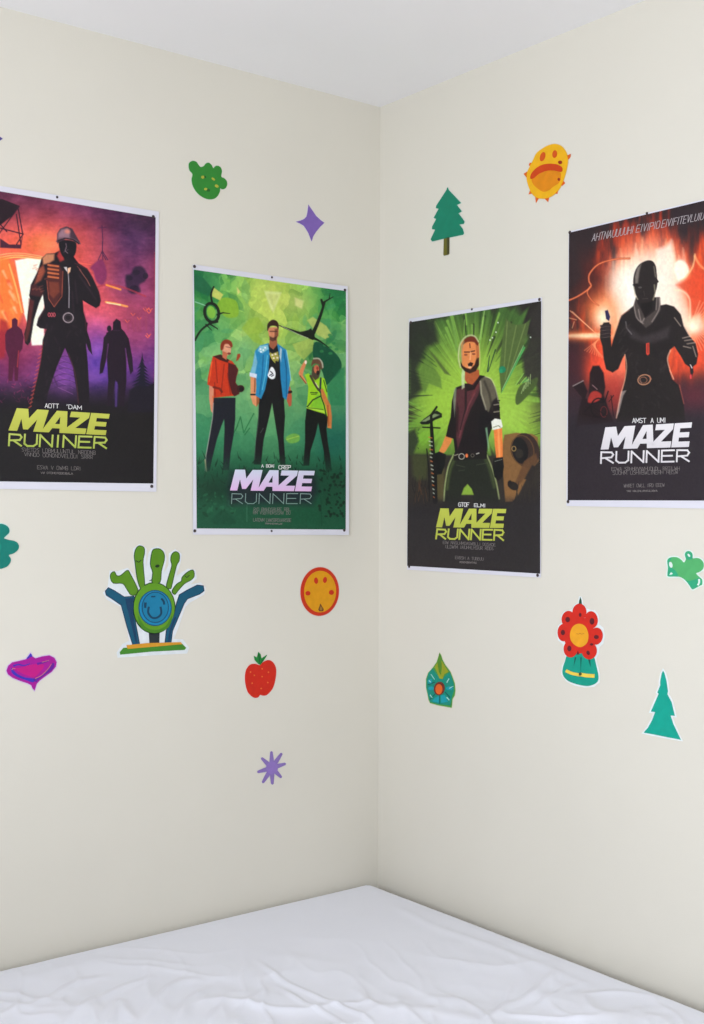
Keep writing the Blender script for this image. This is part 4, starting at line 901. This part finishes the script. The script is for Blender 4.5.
for q, P, wl, wh in [
    ((56.6, 197.4), PA, 'L', 'top edge of the purple and orange poster'), ((152.8, 216.8), PA, 'L', 'top right corner of the purple and orange poster'),
    ((151.2, 486.3), PA, 'L', 'bottom right corner of the purple and orange poster'),
    ((193.9, 266.6), PB, 'L', 'top left corner of the green three-man poster'), ((271.4, 277.4), PB, 'L', 'middle of the top edge of the green three-man poster'),
    ((343.4, 290.4), PB, 'L', 'top right corner of the green three-man poster'), ((194.2, 530.8), PB, 'L', 'bottom left corner of the green three-man poster'),
    ((271.0, 531.0), PB, 'L', 'middle of the bottom edge of the green three-man poster'), ((342.8, 530.2), PB, 'L', 'bottom right corner of the green three-man poster'),
    ((411.6, 322.6), PC, 'R', 'top left corner of the green-rayed poster'), ((472.6, 309.4), PC, 'R', 'middle of the top edge of the green-rayed poster'),
    ((540.2, 299.6), PC, 'R', 'top right corner of the green-rayed poster'), ((410.0, 566.4), PC, 'R', 'bottom left corner of the green-rayed poster'),
    ((538.4, 575.2), PC, 'R', 'bottom right corner of the green-rayed poster'),
    ((570.6, 232.6), PD, 'R', 'top left corner of the orange blaze poster'), ((647.6, 213.4), PD, 'R', 'top edge of the orange blaze poster'),
    ((568.8, 501.6), PD, 'R', 'bottom left corner of the orange blaze poster')]:
    pin(q, P, wl, wh, 0.0026 if 'edge' in wh else 0.0036)

# ------------------------------------------------------------------ wall stickers
BACK = (232, 238, 236)
class Sticker:
    def __init__(s, name, wl, ctx, at, label, cat='wall sticker'):
        s.wl, s.ctx, s.main = wl, ctx, None
        u, z = on_wall(px4(ctx, [at])[0], wl)
        s.root = empty(name, wall_pt(u, z, 0, wl), label, cat, 'stickers on the bedroom walls')
    def layer(s, name, pts, col, lvl=1, sm=False, g=0):
        lst = pts if isinstance(pts, list) and len(pts) and np.ndim(pts[0]) == 2 else [pts]
        detail = name in DETAIL and s.main is not None
        for q, pp in enumerate(lst):
            z0 = 0.0003 if lvl == 0 else 0.0006+0.00035*(lvl-1); z1 = 0.0006+0.00035*lvl+0.00003*q
            p = np.array(px4(s.ctx, smooth(pp, 6) if sm else pp))
            if g: p = grow(p, g)
            uz = [on_wall(v, s.wl) for v in p]; n = len(uz)
            V = [wall_pt(u, z, z1, s.wl) for u, z in uz]+[wall_pt(u, z, z0, s.wl) for u, z in uz]
            tri = tessellate_polygon([[Vector((u, z, 0)) for u, z in uz]])
            Fc = [tuple(i for i in t) for t in tri]+[tuple(i+n for i in reversed(t)) for t in tri]
            Fc += [(i, (i+1) % n, n+(i+1) % n, n+i) for i in range(n)]
            o = mesh(name, V, Fc, vinyl(col), s.main if detail else s.root)
            bm = bmesh.new(); bm.from_mesh(o.data); bmesh.ops.recalc_face_normals(bm, faces=bm.faces); bm.to_mesh(o.data); bm.free()
            if not detail and lvl: last = o
        if not detail and lvl: s.main = last
        return s.main
DETAIL = {'yellow_dot', 'dark_dot', 'red_dot', 'seed', 'leaf_vein', 'mouth', 'chin', 'eye', 'petal_mark', 'base_fold', 'band_knot', 'centre_mark', 'drop_outline', 'drop_mark',
          'dial_rim', 'dial_ring', 'dial_face', 'dial_inner_ring', 'dial_inner_face', 'dial_mark', 'dial_crescent', 'highlight', 'blue_facet', 'dark_facet', 'tip_yellow', 'tip_green', 'eye_rim', 'eye_centre',
          'teal_edge', 'blue_shading', 'violet_shading', 'heart_centre', 'gold_line', 'trunk_shading', 'arm_shading', 'finger_mark', 'base_top'}

# four-pointed purple star
c = (290, 200, 17.6)
S = Sticker('star_sticker', 'L', c, (350, 410), 'purple four-pointed star sticker above the green three-man poster')
STAR = [(322, 80), (345, 120), (395, 190), (455, 280), (530, 350), (602, 402), (530, 470), (455, 560), (405, 640), (378, 728), (350, 660), (325, 590), (285, 520), (240, 455), (175, 415), (100, 384), (190, 360), (245, 335), (285, 295), (302, 230), (312, 150)]
S.layer('backing', STAR, (216, 208, 226), 0, g=.35); S.layer('star_shape', STAR, (128, 98, 176), 1)
# green paw
c = (180, 150, 11.733)
S = Sticker('paw_sticker', 'L', c, (330, 380), 'green knobbly blob sticker with yellow dots on the upper left wall')
PAW = [(100, 180), (112, 145), (150, 128), (190, 140), (215, 175), (240, 200), (275, 190), (300, 160), (335, 150), (370, 178), (388, 214), (410, 192), (440, 186), (475, 205), (490, 250), (482, 312), (520, 335), (548, 370), (550, 415), (530, 450), (495, 462), (472, 452), (465, 490), (440, 540), (400, 572), (340, 580), (270, 558), (200, 505), (152, 430), (134, 350), (144, 285), (110, 240)]
S.layer('backing', PAW, (196, 216, 190), 0, True, .3); S.layer('green_shape', PAW, (46, 134, 46), 1, True)
S.layer('yellow_dot', [ell(265, 320, 20, 17), ell(388, 342, 24, 12, 40), ell(428, 424, 24, 16, 30), ell(298, 460, 18, 14)], (176, 176, 60), 2)
S.layer('dark_dot', [ell(292, 318, 13, 14), ell(330, 474, 20, 18)], (28, 94, 36), 2)
# edge star (mostly out of frame)
c = (0, 120, 23.47)
S = Sticker('star_sticker', 'L', c, (-180, 440), 'dark violet star sticker cut by the left edge above the purple poster')
E1 = [(62, 442), (-60, 520), (-160, 700), (-230, 520), (-420, 430), (-230, 350), (-180, 180), (-80, 340)]
S.layer('backing', E1, (206, 202, 220), 0, g=.35); S.layer('star_shape', E1, (76, 62, 128), 1)
# teal flower at left edge
c = (0, 515, 17.07)
S = Sticker('flower_sticker', 'L', c, (-60, 540), 'teal round-petalled flower sticker cut by the left edge')
FL = []
for k in range(6):
    a0 = k*60
    for da, r in ((-30, 235), (-20, 300), (-8, 375), (8, 375), (20, 300)):
        t = math.radians(a0+da); FL.append((-60+r*math.cos(t)*1.0, 540+r*math.sin(t)*1.0))
FL = [(-60, 180), (0, 150), (70, 162), (130, 198), (158, 250), (150, 305), (95, 362), (70, 398), (150, 424), (235, 440), (295, 475), (322, 535), (300, 600), (230, 655), (150, 685), (180, 740), (178, 800), (130, 870), (60, 905), (0, 918), (-80, 900), (-140, 860), (-170, 800), (-260, 800), (-330, 740), (-340, 660), (-300, 600), (-370, 530), (-350, 450), (-280, 400), (-220, 400), (-250, 330), (-220, 250), (-140, 210)]
S.layer('backing', FL, (190, 226, 216), 0, True, .7); S.layer('petal', FL, (0, 122, 108), 1, True); S.layer('flower_centre', ell(-60, 540, 80, 90), (0, 140, 122), 2)
# magenta heart
c = (0, 640, 10.057)
S = Sticker('heart_sticker', 'L', c, (320, 320), 'magenta and blue heart sticker low on the left wall')
HE = [(306, 132), (325, 165), (355, 184), (420, 165), (495, 154), (545, 178), (568, 222), (560, 268), (520, 318), (455, 365), (400, 405), (368, 440), (355, 480), (346, 508), (325, 485), (312, 455), (275, 435), (200, 410), (125, 380), (78, 345), (64, 308), (80, 260), (120, 225), (180, 212), (262, 192), (285, 160)]
S.layer('backing', HE, (214, 190, 226), 0, g=.9); S.layer('heart_shape', HE, (168, 8, 146), 1)
S.layer('blue_shading', [smooth([(108, 280), (130, 300), (180, 345), (250, 375), (330, 385), (350, 390), (330, 425), (250, 400), (170, 370), (118, 330)], 4), smooth([(262, 188), (285, 160), (306, 134), (322, 164), (300, 172), (285, 185)], 3), ribbon(smooth([(130, 262), (180, 246), (240, 256), (300, 236)], 4, False), 16, 8)], (62, 44, 176), 2)
S.layer('violet_shading', [smooth([(345, 390), (420, 350), (490, 290), (525, 232), (545, 240), (530, 290), (450, 352), (390, 395), (360, 425)], 4), ribbon(smooth([(370, 240), (430, 226), (490, 206)], 4, False), 26, 6)], (104, 20, 150), 2)
S.layer('heart_centre', smooth([(150, 285), (200, 280), (300, 250), (400, 240), (440, 262), (400, 320), (340, 372), (270, 355), (190, 318)], 4), (196, 8, 128), 2)
S.layer('gold_line', [ribbon(smooth([(115, 300), (130, 285), (150, 290)], 4, False), 7), ribbon(smooth([(350, 388), (420, 350), (480, 290), (515, 240)], 5, False), 7, 5), ribbon(smooth([(420, 222), (460, 212), (490, 204)], 4, False), 6, 4)], (206, 120, 110), 3)
# wheel-and-hands sticker
c = (95, 535, 5.867)
S = Sticker('hand_wheel_sticker', 'L', c, (345, 420), 'large green and blue sticker of fingers sprouting from a round dial on a stand')
OUT = [(75, 300), (85, 208), (130, 212), (192, 192), (225, 232), (250, 290), (228, 170), (222, 80), (262, 52), (302, 78), (300, 190), (312, 110), (330, 78), (368, 66), (408, 88), (420, 140), (405, 220), (430, 180), (432, 108), (470, 82), (508, 110), (500, 170), (476, 240), (545, 196), (592, 206), (596, 256), (560, 290), (620, 278), (650, 310), (640, 350), (560, 395), (530, 420), (490, 540), (462, 610), (515, 612), (552, 660), (540, 695), (340, 706), (132, 720), (126, 690), (160, 640), (200, 620), (180, 520), (150, 420), (70, 380), (46, 340)]
S.layer('backing', OUT, (226, 230, 232), 0)
G_, DG, BL_, DB = (88, 138, 22), (40, 80, 24), (8, 84, 112), (10, 48, 76)
fing = [[(95, 228), (112, 218), (124, 240), (150, 240), (188, 210), (205, 232), (248, 320), (240, 346), (212, 350), (190, 320), (162, 282), (108, 280), (92, 250)],
        [(240, 85), (258, 66), (284, 76), (286, 110), (278, 160), (288, 300), (268, 312), (248, 250), (236, 160), (232, 120)],
        [(336, 100), (352, 84), (382, 86), (402, 112), (402, 150), (386, 210), (378, 276), (336, 278), (340, 220), (326, 170)],
        [(450, 118), (470, 100), (490, 112), (490, 150), (474, 180), (448, 290), (440, 312), (420, 304), (432, 250), (452, 180), (446, 150)],
        [(512, 250), (540, 222), (572, 208), (578, 240), (560, 262), (520, 285), (480, 330), (466, 346), (454, 328), (480, 290), (508, 272)]]
arms = [[(62, 330), (78, 312), (110, 328), (170, 366), (225, 362), (238, 400), (228, 480), (258, 640), (222, 640), (190, 540), (155, 410), (100, 372), (68, 352)],
        [(632, 300), (636, 326), (612, 344), (540, 372), (520, 400), (478, 500), (452, 560), (442, 632), (412, 632), (420, 560), (462, 470), (480, 400), (496, 352), (540, 326), (600, 296)]]
S.layer('finger_outline', [grow(smooth(f, 3), 5) for f in fing], DG, 1); fg = S.layer('finger', [smooth(f, 3) for f in fing], G_, 2)
S.layer('finger_mark', [ell(364, 182, 13, 9, -15), ribbon([(236, 150), (256, 160), (270, 146)], 5), ribbon([(318, 268), (336, 262)], 5), ribbon([(526, 240), (536, 250), (552, 236)], 5)], (24, 50, 18), 3)
S.layer('arm_outline', [grow(np.array(a, float), 5) for a in arms], DB, 1); S.layer('support_arm', arms, BL_, 2)
S.layer('arm_shading', [[(175, 372), (222, 368), (224, 400), (222, 470), (246, 632), (238, 634), (205, 500), (185, 420)], ribbon([(470, 480), (440, 560), (430, 628)], 10)], (12, 58, 92), 3)
S.layer('post', [(314, 566), (378, 566), (376, 634), (318, 638)], (34, 44, 48), 2)
S.layer('dial_outline', ell(345, 428, 126, 152), (36, 70, 30), 2); S.layer('dial_rim', ell(345, 426, 120, 144), (96, 152, 28), 3)
S.layer('dial_ring', ell(350, 428, 98, 106), (14, 76, 110), 4); S.layer('dial_face', ell(350, 428, 92, 100), (14, 132, 178), 5); S.layer('dial_inner_ring', ell(350, 424, 80, 92), (10, 78, 110), 6); S.layer('dial_inner_face', ell(350, 424, 74, 86), (12, 122, 160), 7)
S.layer('dial_mark', [ribbon(smooth([(312, 420), (308, 455), (330, 484), (360, 484), (384, 460), (380, 420)], 5, False), 12), ribbon([(292, 395), (290, 428)], 16, 12), ribbon(smooth([(384, 372), (398, 388), (402, 408)], 4, False), 12), ribbon([(325, 362), (350, 360)], 8)], (8, 62, 90), 8)
S.layer('dial_crescent', smooth([(250, 470), (290, 536), (350, 556), (410, 534), (450, 470), (430, 540), (350, 576), (270, 545)], 3), (70, 130, 30), 4)
S.layer('stand_base', [(165, 662), (330, 650), (512, 640), (534, 662), (524, 674), (330, 684), (146, 702), (144, 686)], (66, 134, 38), 2)
S.layer('base_top', [(182, 646), (300, 634), (500, 628), (512, 640), (380, 652), (190, 668)], (216, 150, 40), 3)
# yellow disc with red rim
c = (290, 560, 11.733)
S = Sticker('disc_sticker', 'L', c, (346, 370), 'round yellow sticker with red rim and red dots, under the green three-man poster')
S.layer('backing', ell(346, 370, 231, 292, 3, 48), (228, 196, 188), 0); S.layer('red_rim', ell(346, 370, 226, 286, 3, 48), (202, 48, 14), 1); S.layer('yellow_face', ell(350, 370, 188, 244, 2, 48), (224, 152, 8), 2)
S.layer('red_dot', [ell(302, 242, 23, 38, -5), ell(406, 234, 23, 36, 8), ell(206, 390, 29, 27), ell(482, 380, 29, 29)], (200, 44, 12), 3)
S.layer('drop_outline', [(352, 508), (372, 545), (392, 575), (385, 600), (340, 602), (328, 580), (340, 550)], (110, 60, 20), 3); S.layer('drop_mark', [(356, 540), (378, 572), (368, 592), (346, 590), (342, 572)], (160, 116, 50), 4)
# tomato / strawberry
c = (235, 640, 6.4)
S = Sticker('strawberry_sticker', 'L', c, (160, 250), 'red strawberry sticker with green leaves on the left wall')
BR = [(62, 240), (70, 190), (95, 158), (130, 152), (158, 160), (180, 140), (212, 128), (242, 142), (262, 185), (258, 250), (240, 310), (205, 350), (178, 356), (160, 352), (145, 368), (118, 368), (85, 340), (68, 295)]
S.layer('backing', BR, (236, 214, 206), 0, True, .4); S.layer('berry', BR, (208, 34, 12), 1, True)
S.layer('leaves', [[(118, 100), (138, 112), (148, 76), (162, 90), (168, 118), (204, 92), (200, 104), (176, 140), (160, 160), (146, 152), (124, 128)]], (20, 130, 52), 2); S.layer('leaf_vein', [ribbon([(150, 90), (156, 150)], 6), ribbon([(180, 125), (162, 152)], 5)], (10, 88, 40), 3)
S.layer('seed', [ell(x, y, 4.5, 5) for x, y in [(98, 205), (122, 226), (172, 184), (212, 206), (172, 234), (108, 276), (208, 272), (166, 310)]], (230, 110, 50), 2)
# lilac asterisk
S = Sticker('starburst_sticker', 'L', c, (235, 818), 'lilac eight-pointed starburst sticker below the strawberry')
arms_ = [(232, 710), (300, 722), (326, 790), (298, 882), (238, 926), (174, 916), (140, 846), (166, 752)]
sp = []
for x, y in arms_:
    v = np.array([x-235, y-818.]); L = np.linalg.norm(v); v /= L; nn = np.array([-v[1], v[0]]); C0_ = np.array([235, 818.])
    sp.append(np.array([C0_-nn*17, C0_+v*L*.55-nn*13, C0_+v*(L-6)-nn*8, C0_+v*L, C0_+v*(L-6)+nn*8, C0_+v*L*.55+nn*13, C0_+nn*17]))
S.layer('ray', sp, (140, 116, 182), 1); S.layer('starburst_centre', ell(235, 818, 38, 40), (146, 118, 190), 2)
# right wall: green pine
c = (420, 180, 12.05)
S = Sticker('pine_tree_sticker', 'R', c, (340, 450), 'green pine tree sticker with brown trunk above the green-rayed poster')
TR = [(340, 90), (350, 120), (500, 278), (448, 302), (508, 378), (468, 402), (520, 470), (542, 505), (530, 530), (478, 538), (520, 590), (534, 640), (525, 660), (420, 682), (290, 708), (150, 742), (132, 715), (186, 600), (148, 592), (150, 562), (200, 470), (168, 458), (228, 348), (194, 340), (200, 310), (325, 118), (330, 95)]
S.layer('backing', TR, (204, 226, 214), 0, g=.35); S.layer('foliage', TR, (0, 128, 98), 2)
S.layer('trunk', [(290, 690), (358, 690), (356, 888), (345, 902), (292, 914), (284, 900)], (104, 100, 28), 1); S.layer('trunk_shading', [(325, 690), (358, 690), (356, 888), (330, 898)], (70, 70, 36), 2)
# orange sun face
c = (515, 135, 10.83)
S = Sticker('sun_sticker', 'R', c, (355, 400), 'yellow spiky sun face sticker high on the right wall')
BO = [(435, 98), (500, 118), (545, 165), (570, 225), (575, 300), (558, 390), (535, 470), (512, 530), (480, 590), (420, 650), (360, 682), (300, 690), (240, 680), (190, 640), (155, 570), (130, 480), (138, 400), (165, 340), (200, 270), (235, 200), (290, 155), (360, 115)]
SPK = [[(548, 232), (606, 204), (604, 240), (568, 280)], [(500, 505), (528, 498), (546, 522), (514, 552), (490, 545)], [(465, 585), (470, 590), (462, 640), (430, 632)], [(376, 660), (362, 728), (322, 690)], [(222, 672), (230, 738), (262, 684)], [(172, 582), (150, 645), (192, 634)], [(136, 395), (96, 422), (134, 470)], [(210, 305), (212, 330), (180, 345), (152, 330), (162, 300)]]
S.layer('backing', BO, (226, 196, 120), 0, True, .3); S.layer('ray', SPK, (222, 98, 14), 1); S.layer('sun_face', BO, (240, 178, 14), 2, True)
S.layer('mouth', [(172, 470), (180, 425), (230, 365), (300, 325), (380, 312), (460, 320), (512, 348), (520, 385), (500, 402), (430, 388), (350, 390), (270, 420), (215, 465), (185, 478)], (206, 66, 6), 4, True)
S.layer('chin', [(190, 480), (260, 420), (350, 392), (430, 390), (496, 410), (500, 470), (480, 520), (420, 560), (370, 600), (310, 615), (250, 580), (200, 530)], (226, 136, 4), 3, True)
S.layer('eye', [ell(304, 236, 28, 52, 18), ell(435, 208, 26, 42, 8)], (212, 82, 10), 3); S.layer('dark_dot', [ell(496, 298, 22, 19), ell(482, 482, 13, 16)], (150, 30, 8), 5)
# teal feather/leaf sticker
c = (415, 645, 14.08)
S = Sticker('leaf_sticker', 'R', c, (360, 560), 'teal leaf sticker with orange eye under the green-rayed poster')
LF = [(350, 108), (372, 150), (388, 205), (430, 285), (500, 375), (530, 450), (562, 540), (570, 640), (560, 710), (530, 760), (518, 882), (440, 868), (330, 848), (215, 815), (195, 770), (180, 690), (160, 600), (160, 480), (190, 390), (255, 320), (310, 240), (335, 160)]
S.layer('backing', LF, (200, 204, 150), 0, g=.4); S.layer('leaf_border', LF, (70, 150, 66), 1)
S.layer('leaf_body', [(250, 325), (300, 400), (370, 480), (440, 430), (490, 380), (520, 450), (548, 540), (552, 640), (530, 710), (500, 850), (330, 830), (220, 800), (185, 690), (168, 600), (172, 490), (200, 390)], (0, 142, 120), 2)
S.layer('blue_facet', [[(285, 745), (350, 710), (355, 815), (250, 790)], [(372, 710), (420, 700), (470, 800), (372, 815)], ell(218, 510, 30, 34), ell(235, 610, 40, 26), ell(490, 610, 48, 26)], (0, 156, 168), 3)
S.layer('dark_facet', [ribbon([(290, 520), (190, 560)], 16), ribbon([(290, 690), (215, 770)], 14), ribbon([(430, 660), (500, 740)], 14), ribbon([(350, 700), (352, 830)], 10)], (0, 94, 90), 3)
S.layer('tip_yellow', [(318, 250), (350, 200), (388, 225), (430, 300), (480, 375), (420, 410), (398, 480), (350, 470), (318, 380), (280, 310)], (150, 158, 30), 3); S.layer('tip_green', [(350, 112), (378, 190), (385, 320), (372, 420), (345, 380), (325, 250)], (84, 136, 34), 4)
S.layer('eye_rim', ell(350, 612, 76, 96, 12), (110, 36, 26), 4); S.layer('eye_centre', ell(346, 622, 50, 72), (226, 98, 30), 5)
S.layer('highlight', [ribbon([(232, 410), (285, 485)], 7), ribbon([(488, 470), (455, 530)], 12), ribbon([(455, 735), (490, 775)], 14), ribbon([(205, 500), (228, 522)], 12), ribbon([(490, 610), (545, 580)], 9), ribbon([(220, 700), (250, 740)], 9)], (170, 222, 214), 4)
# red flower
c = (550, 590, 9.754)
S = Sticker('red_flower_sticker', 'R', c, (290, 480), 'red flower sticker with orange centre over a teal base, lower right wall')
PET = [ell(292, 215, 68, 82), ell(180, 280, 62, 78, 12), ell(408, 290, 62, 84, -8), ell(138, 415, 60, 86), ell(455, 450, 64, 84, 8), ell(205, 575, 68, 82), ell(388, 592, 74, 84)]
BS = [(172, 630), (230, 585), (300, 570), (380, 590), (430, 650), (450, 720), (474, 830), (468, 890), (420, 925), (350, 936), (250, 915), (170, 880), (126, 820), (130, 750), (150, 690)]
S.layer('backing', [(285, 60), (312, 66), (325, 132), (365, 180), (395, 192), (440, 196), (480, 248), (484, 338), (522, 366), (536, 440), (522, 520), (484, 560), (478, 620), (452, 672), (488, 820), (486, 900), (432, 944), (340, 952), (240, 932), (160, 892), (112, 825), (118, 745), (155, 660), (132, 600), (130, 530), (80, 490), (68, 420), (78, 350), (112, 320), (108, 250), (140, 205), (200, 196), (222, 180), (240, 142), (272, 125)], BACK, 0)
S.layer('stem_tip', [(298, 68), (310, 100), (314, 140), (282, 140), (288, 100)], (40, 76, 56), 1)
S.layer('leafy_base', BS, (0, 156, 132), 1, True); S.layer('base_fold', [[(245, 655), (235, 740), (262, 655)], [(300, 655), (302, 800), (312, 655)], [(370, 665), (400, 750), (395, 668)]], (10, 88, 76), 2)
S.layer('petal', PET+[ell(290, 440, 150, 180)], (214, 38, 24), 3); S.layer('flower_centre', smooth([(292, 328), (350, 355), (380, 430), (372, 505), (335, 545), (292, 556), (240, 530), (206, 480), (204, 410), (235, 350)], 4), (240, 166, 34), 4)
S.layer('petal_mark', [ell(300, 242, 12, 20), ell(178, 288, 22, 26), ell(415, 305, 22, 32), ell(132, 414, 20, 26), ell(458, 458, 24, 20), ell(195, 570, 20, 28), ell(378, 612, 16, 22, -20), ell(412, 530, 16, 12), [(278, 590), (292, 630), (266, 630)]], (96, 22, 34), 4)
S.layer('centre_mark', [ribbon(smooth([(265, 424), (285, 430), (300, 422), (315, 430), (340, 422)], 3, False), 4)], (190, 110, 30), 5)
S.layer('yellow_band', [ribbon(smooth([(158, 786), (215, 812), (290, 828), (296, 830)], 4, False), 30), ribbon(smooth([(306, 824), (360, 834), (438, 838)], 4, False), 36)], (240, 208, 80), 2); S.layer('band_knot', ell(300, 818, 14, 16), (70, 80, 40), 3)
# green clover at right edge
c = (655, 540, 14.37)
S = Sticker('clover_sticker', 'R', c, (500, 420), 'green clover-shaped sticker with pale highlights by the right edge')
CL = [(180, 300), (210, 258), (270, 244), (330, 252), (380, 285), (420, 322), (448, 270), (432, 210), (450, 170), (490, 158), (530, 180), (545, 220), (545, 262), (600, 258), (650, 270), (690, 310), (705, 360), (690, 420), (640, 460), (595, 480), (640, 530), (680, 570), (680, 640), (640, 660), (560, 705), (530, 700), (490, 640), (430, 570), (360, 530), (280, 525), (200, 525), (182, 500), (190, 400)]
S.layer('backing', CL, (224, 238, 228), 0, True, 1.2); S.layer('clover_shape', CL, (84, 176, 106), 1, True)
S.layer('teal_edge', [smooth([(182, 310), (210, 262), (250, 250), (215, 320), (250, 400), (300, 440), (340, 520), (280, 524), (200, 524), (184, 490), (192, 400)], 3), smooth([(436, 210), (455, 172), (490, 160), (528, 182), (543, 225), (540, 268), (490, 285), (452, 270)], 3), smooth([(430, 560), (480, 590), (600, 560), (640, 540), (676, 575), (676, 635), (640, 655), (560, 702), (532, 696), (490, 636)], 3)], (48, 168, 122), 2)
S.layer('highlight', [ell(234, 356, 24, 44, -15), [(212, 500), (236, 462), (264, 482), (240, 500)], ell(494, 220, 14, 26, -35), ribbon(smooth([(640, 560), (642, 610), (622, 650)], 4, False), 26)], (226, 240, 230), 3)
# teal pine
c = (635, 660, 11.383)
S = Sticker('pine_tree_sticker', 'R', c, (320, 560), 'flat teal pine tree sticker low at the right, below the clover')
TT = [(322, 122), (338, 150), (362, 240), (378, 355), (372, 390), (420, 480), (456, 634), (408, 632), (440, 730), (525, 908), (380, 880), (230, 850), (102, 826), (150, 770), (200, 680), (232, 592), (184, 586), (230, 480), (272, 385), (258, 368), (290, 290), (290, 240), (308, 150)]
S.layer('backing', TT, BACK, 0, g=1.6); S.layer('foliage', TT, (0, 164, 142), 1)
